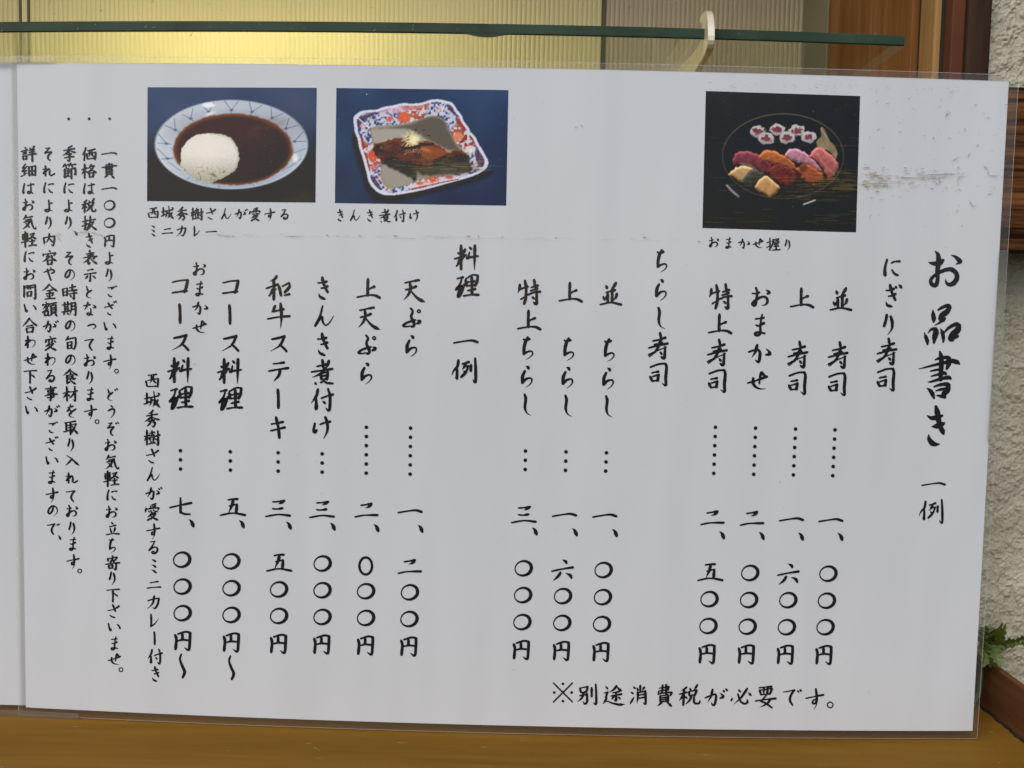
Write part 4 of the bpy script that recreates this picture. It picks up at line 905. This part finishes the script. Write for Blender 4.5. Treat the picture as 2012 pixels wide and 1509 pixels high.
c.put(fish, (68,38,30)); hg = c.blur(fish, 14); gy, gx = np.gradient(hg); c.img = c.img*np.where(fish[..., None] > 0.3, np.clip(1+gy*7, 0.5, 1.7)[..., None], 1); nn = 0.6*c.noise(36, 1.6, 1)+0.4*c.noise(14, 1.5, 1); c.put(fish*np.clip((nn-0.45)*4, 0, 1), (112,56,34), 0.8)
c.put(c.polym([(850,640),(940,625),(1030,650),(1090,690),(1020,730),(930,740),(870,720)], 3, True, 20), (142,68,34), 0.85)
c.put(c.ell(480,650,40,44,0,14), (48,30,27), 0.8); c.put(c.ell(500,640,12,16,0,4), (112,84,56), 0.8); c.put(c.ell(900,660,50,16,0.3,8), (190,112,50), 0.7)
c.put(c.polym([(620,720),(720,690),(800,720),(790,770),(700,765)], 3, True, 20), (94,46,32), 0.8)
for k in range(120):
    an, L = c.r.uniform(0, 6.28), c.r.uniform(55, 112); x, y = 768+c.r.uniform(-38,38), 565+c.r.uniform(-28,30)
    c.put(c.line([(x,y),(x+math.cos(an)*L*0.75, y+math.sin(an)*L*0.7)], 5, 4), (c.r.uniform(196,226), c.r.uniform(182,206), c.r.uniform(120,150)), 0.7)
c.put(c.ell(800,570,40,34,0,18), (232,222,176), 0.8)
for k in range(22):
    x, y = 770+c.r.uniform(-50,70), 665+c.r.uniform(-20,20); an = c.r.uniform(0, 6.28); c.put(c.line([(x,y),(x+math.cos(an)*36, y+math.sin(an)*26)], 4, 4), (200,180,120), 0.6)
c.put(c.line([(690,645),(780,640),(870,612),(960,612)], 20, 8), (44,20,18), 0.95); c.put(c.line([(720,655),(850,640)], 14, 6), (50,22,18), 0.9)
for x, y in ((740,545),(880,482),(925,533),(740,570),(810,480)): c.put(c.ell(x,y,12,5,-0.2,3), (30,28,22), 0.85)
for k in range(130):
    y = c.r.normal(800,48); x = c.r.normal(1000,190); L = c.r.uniform(20, 130)
    if y > 735: c.put(c.line([(x,y),(x+L,y+L*0.02)], 3.2, 4), (156,142,88), c.r.uniform(0.15,0.6))
for k in range(34):
    x, y = c.r.uniform(100,1600), c.r.uniform(120,1120); c.put(c.ell(x,y,3,3,0,2), (150,160,180), c.r.uniform(0.3,0.8))
c.build('printed photo of simmered fish on a square patterned dish')

# sushi
c = Canvas([(1386.8,178.8),(1690,188.7),(1682,456.6),(1380,448)], (1360,160), 3.726, 280, 248, 3)
c.img = mix((38,42,50), (26,27,31), np.clip((c.Y-100)/500, 0, 1))+(c.noise(200)[..., None]-0.5)*8
c.put(c.ell(660,700,470,300,0,60), (22,21,22), 0.5)
c.put(c.ell(665,548,444,311,0,5), (22,22,20))
ring = np.clip(c.ell(665,548,446,313,0,4)-c.ell(665,548,439,306,0,4), 0, 1)
c.put(ring, mix((124,116,84), (92,86,70), np.clip((c.Y-250)/500, 0, 1)), 0.85)
for (x, y) in ((477,367),(623,355),(768,360),(545,418),(692,412),(850,408)):
    rot = c.r.uniform(-0.2,0.3)
    dx = (c.noise(18)-0.5)*16
    m = np.clip(0.5-((np.sqrt(((c.X-x)/57)**2+((c.Y-y)/43)**2)-1)*45+dx)/8, 0, 1)
    c.put(m, mix((190,182,184), (146,138,142), np.clip((c.Y-y+10)/50, 0, 1))); c.put(m*(c.noise(9) > 0.62), (178,170,174), 0.5)
    q = np.clip(0.5-((np.sqrt(((c.X-x)/33)**2+((c.Y-y)/22)**2)-1)*28+(c.noise(14)-0.5)*26)/8, 0, 1); c.put(q, mix((150,62,80), (116,44,60), c.noise(10)))
g = c.polym([(940,340),(962,342),(985,385),(1002,425),(1022,450),(1045,470),(1060,530),(1050,568),(1030,545),(1000,510),(920,490),(914,440),(940,400)], 1, True, 10)
c.put(g, mix((158,140,98), (118,102,66), c.noise(34))); c.put(c.line([(945,345),(985,410)], 9, 5), (176,162,128), 0.7); c.put(c.line([(960,350),(1000,415)], 5, 4), (48,44,34), 0.7)
def slab_(pts, ca, cb, ax=(0,1), stripes=None, wob=14):
    m_ = c.polym(pts, 1, True, wob); P = np.array(pts); pr = c.X*ax[0]+c.Y*ax[1]; lo, hi = (P@np.array(ax)).min(), (P@np.array(ax)).max()
    hgt = c.blur(m_, 12); gy, gx = np.gradient(hgt); sh_ = np.clip(1+(gy*1.0+gx*0.35)*5.0, 0.62, 1.40)     # the rounded body seen in the picture
    c.put(m_, mix(ca, cb, np.clip((pr-lo)/(hi-lo), 0, 1))*sh_[..., None]+(c.noise(22)[..., None]-0.5)*22+(c.noise(8)[..., None]-0.5)*14)
    if stripes: c.put(m_*np.clip(np.sin((c.X*stripes[0]+c.Y*stripes[1])+c.noise(60)*3)*2-0.8, 0, 1), stripes[2], 0.28)
    return m_
slab_([(298,565),(325,522),(400,510),(460,528),(540,575),(580,620),(540,665),(480,650),(430,625),(370,610),(305,612)], (150,56,74), (92,30,42))
c.put(c.polym([(340,600),(420,605),(480,650),(430,640)], 2), (140,128,120), 0.6)
slab_([(488,552),(520,515),(570,502),(640,530),(665,535),(720,575),(765,628),(740,650),(660,625),(590,600),(520,582)], (206,100,40), (150,66,30), stripes=(0.05,0.12,(222,130,64)))
slab_([(678,545),(700,505),(745,487),(800,505),(850,540),(910,600),(955,672),(930,660),(860,620),(780,600),(710,572)], (190,118,142), (150,84,104), stripes=(0.10,0.04,(206,150,168)))
slab_([(855,550),(890,500),(940,487),(1000,520),(1045,570),(1075,630),(1040,690),(1000,722),(965,655),(905,585)], (206,96,92), (150,58,58), stripes=(0.07,-0.06,(222,150,146)))
slab_([(545,655),(590,615),(650,608),(720,640),(768,690),(750,745),(690,770),(620,735),(570,690)], (112,34,34), (84,24,26))
for k in range(120): x, y = c.r.normal(665,55), c.r.normal(695,38); c.put(c.ell(x,y,9,8,0,4)*(c.ell(660,695,95,66,0.3,6)), (c.r.uniform(100,160),34,36), 0.5)
slab_([(758,650),(775,615),(830,600),(880,625),(950,680),(958,715),(915,742),(855,750),(832,712),(790,690)], (190,74,36), (150,54,30), wob=34)
c.put(c.polym([(762,610),(830,600),(850,640),(800,665)], 3, True, 20), (52,42,34), 0.55)
slab_([(270,682),(295,645),(340,625),(400,622),(445,645),(415,690),(372,742),(320,715)], (206,158,92), (170,122,66))
slab_([(440,640),(530,680),(500,730),(458,775),(410,775),(362,745),(390,690)], (70,68,62), (46,45,42))
slab_([(455,772),(520,690),(570,702),(600,735),(645,785),(600,830),(562,846),(510,815)], (208,152,86), (186,124,62), wob=18)
c.put(c.line([(455,775),(500,822),(562,848)], 9, 5), (96,52,40), 0.7); c.put(c.line([(278,690),(360,742)], 8, 5), (90,50,40), 0.7)
c.put(c.line([(255,762),(290,800),(338,842)], 16, 9), (150,152,170), 0.9); c.put(c.line([(815,900),(860,884),(898,870)], 11, 6), (186,188,196), 0.95)
c.put(c.line([(330,850),(560,890),(800,880),(960,800)], 26, 26), (52,46,44), 0.5)
for k in range(260):
    x, y = c.r.uniform(70,1180), (c.r.choice((440,640,700,770,800,980,1030))+c.r.normal(0,26)); L = c.r.uniform(20,190)
    if k % 2: x = c.r.uniform(650,1150); y = c.r.normal(740,60)
    c.put(c.line([(x,y),(x+L,y+L*0.035)], 3.0, 4), (150,132,74), c.r.uniform(0.10,0.50))
c.put(c.ell(1150,770,90,70,0,60)*np.clip((c.noise(40, 3, 0.35)-0.4)*3, 0, 1), (120,96,36), 0.6)
for k in range(90):
    x, y = c.r.uniform(100,1220), c.r.uniform(90,1090); c.put(c.ell(x,y,2.4,2.4,0,2), (130,132,140), c.r.uniform(0.2,0.6))
c.img = (c.img*0.82+c.img.mean(-1, keepdims=True)*0.18)*0.93
c.build('printed photo of assorted sushi on a black lacquer plate')

# ------------------------------------------------------------------ stains and scuffs on the sheet
dv, df_, dc = [], [], []
def mark(px, py, qx, qy, w, col, al):
    a, b2 = sheet([px, qx], [py, qy], 0.00066); fleck(a, b2, w*0.000218, np.minimum(lin(col)/0.76, 0.85), al)
R = np.random.RandomState(21)
for k in range(85):                                       # rusty rubbed band right of the sushi photo
    y = R.normal(352, 14); x = 1690+R.exponential(70); L = R.uniform(3, 17)*max(0.4, 1-(x-1690)/260); x = min(x, 1880)
    mark(x, y, x+L, y+R.normal(1.0, 0.8), R.uniform(0.7, 2.0), (R.uniform(118,160), R.uniform(92,124), R.uniform(40,74)), R.uniform(0.35, 0.85))
for k in range(60):
    x = R.uniform(1690, 1900); y = 358+R.normal(0, 9)-(x-1690)*0.04; mark(x, y, x+R.uniform(3,16), y+R.normal(0.3,0.5), R.uniform(0.7,1.8), (R.uniform(110,150), R.uniform(84,112), R.uniform(40,66)), R.uniform(0.35,0.85)*(1-(x-1690)/330))
for k in range(46):
    y = R.normal(356, 9); x = R.uniform(1560, 1730); mark(x, y, x+R.uniform(10,50), y+1, R.uniform(0.6,1.4), (120,100,56), R.uniform(0.12,0.45))
for k in range(120):                                       # specks up to the right corner
    x, y = R.uniform(1700,1975), 180+abs(R.normal(120, 85)); a = R.uniform(-0.9, 0.4); L = R.choice((1.5,2,3,5,8))
    mark(x, y, x+L*math.cos(a), y+L*math.sin(a), R.uniform(0.7,2.0), (R.uniform(90,130), R.uniform(84,112), R.uniform(66,96)), R.uniform(0.12,0.55))
for x, y, qx, qy in ((1856,232,1862,216),(1858,228,1868,220),(1893,252,1897,258),(1832,268,1834,275),(1916,288,1922,284),(1900,310,1905,300),(1868,318,1884,308),(1930,325,1942,336),(1940,336,1942,345),(1942,346,1962,346),(1800,345,1885,342),(1760,350,1830,350),(1815,352,1868,348),(1880,372,1888,374),(1938,382,1950,381),(1903,394,1912,408)):
    mark(x, y, qx, qy, 2.0, (112,98,74), 0.5)
for k in range(70):                                        # faint brown line across the sheet
    x = R.uniform(380, 1330); y = 466+(x-800)*0.012+R.normal(0, 1.6); mark(x, y, x+R.uniform(5,45), y+R.normal(0,0.6), R.uniform(0.5,1.2), (156,144,130), R.uniform(0.08,0.30))
for x, y, L in ((640,462,6),(662,463,3),(705,462,5),(773,463,9),(915,464,11),(938,464,5),(985,465,3),(1262,466,8),(1090,467,4),(1370,474,6),(1010,233,1)):
    mark(x, y, x+L, y+0.8, 1.8, (128,84,62), 0.75)
for p in ((425,460,440,463),(438,463,455,465),(455,465,462,464),(1128,250,1136,251),(1140,246,1146,250),(560,465,600,464)): mark(*p, 1.3, (110,104,96), 0.65)
for p in ((110,460,117,467),(115,468,120,473),(113,458,122,462),(142,453,152,457),(150,458,180,455),(178,455,196,462),(196,460,206,467)): mark(*p, 2.0, (128,112,96), 0.55)
for k in range(150):                                       # scattered specks
    x, y = R.uniform(40,1900), R.uniform(140,1400); a = R.uniform(0,6.28); L = R.choice((1.2,1.5,2,4,7), p=(.35,.3,.2,.1,.05))
    dk = R.rand() < 0.75; mark(x, y, x+L*math.cos(a), y+L*math.sin(a), R.uniform(0.7,1.6), (92,88,88) if dk else (226,228,232), R.uniform(0.15,0.6))
for k in range(70):
    x = R.uniform(1380,1900); y = 158+(x-1380)*0.03+abs(R.normal(0,9)); mark(x, y, x+R.uniform(1,9), y+R.normal(0,2), R.uniform(0.6,1.5), (134,128,120), R.uniform(0.12,0.4))
tag(mk('stain', dv, df_, M['stain'], menu, col=dc), kind='stuff')
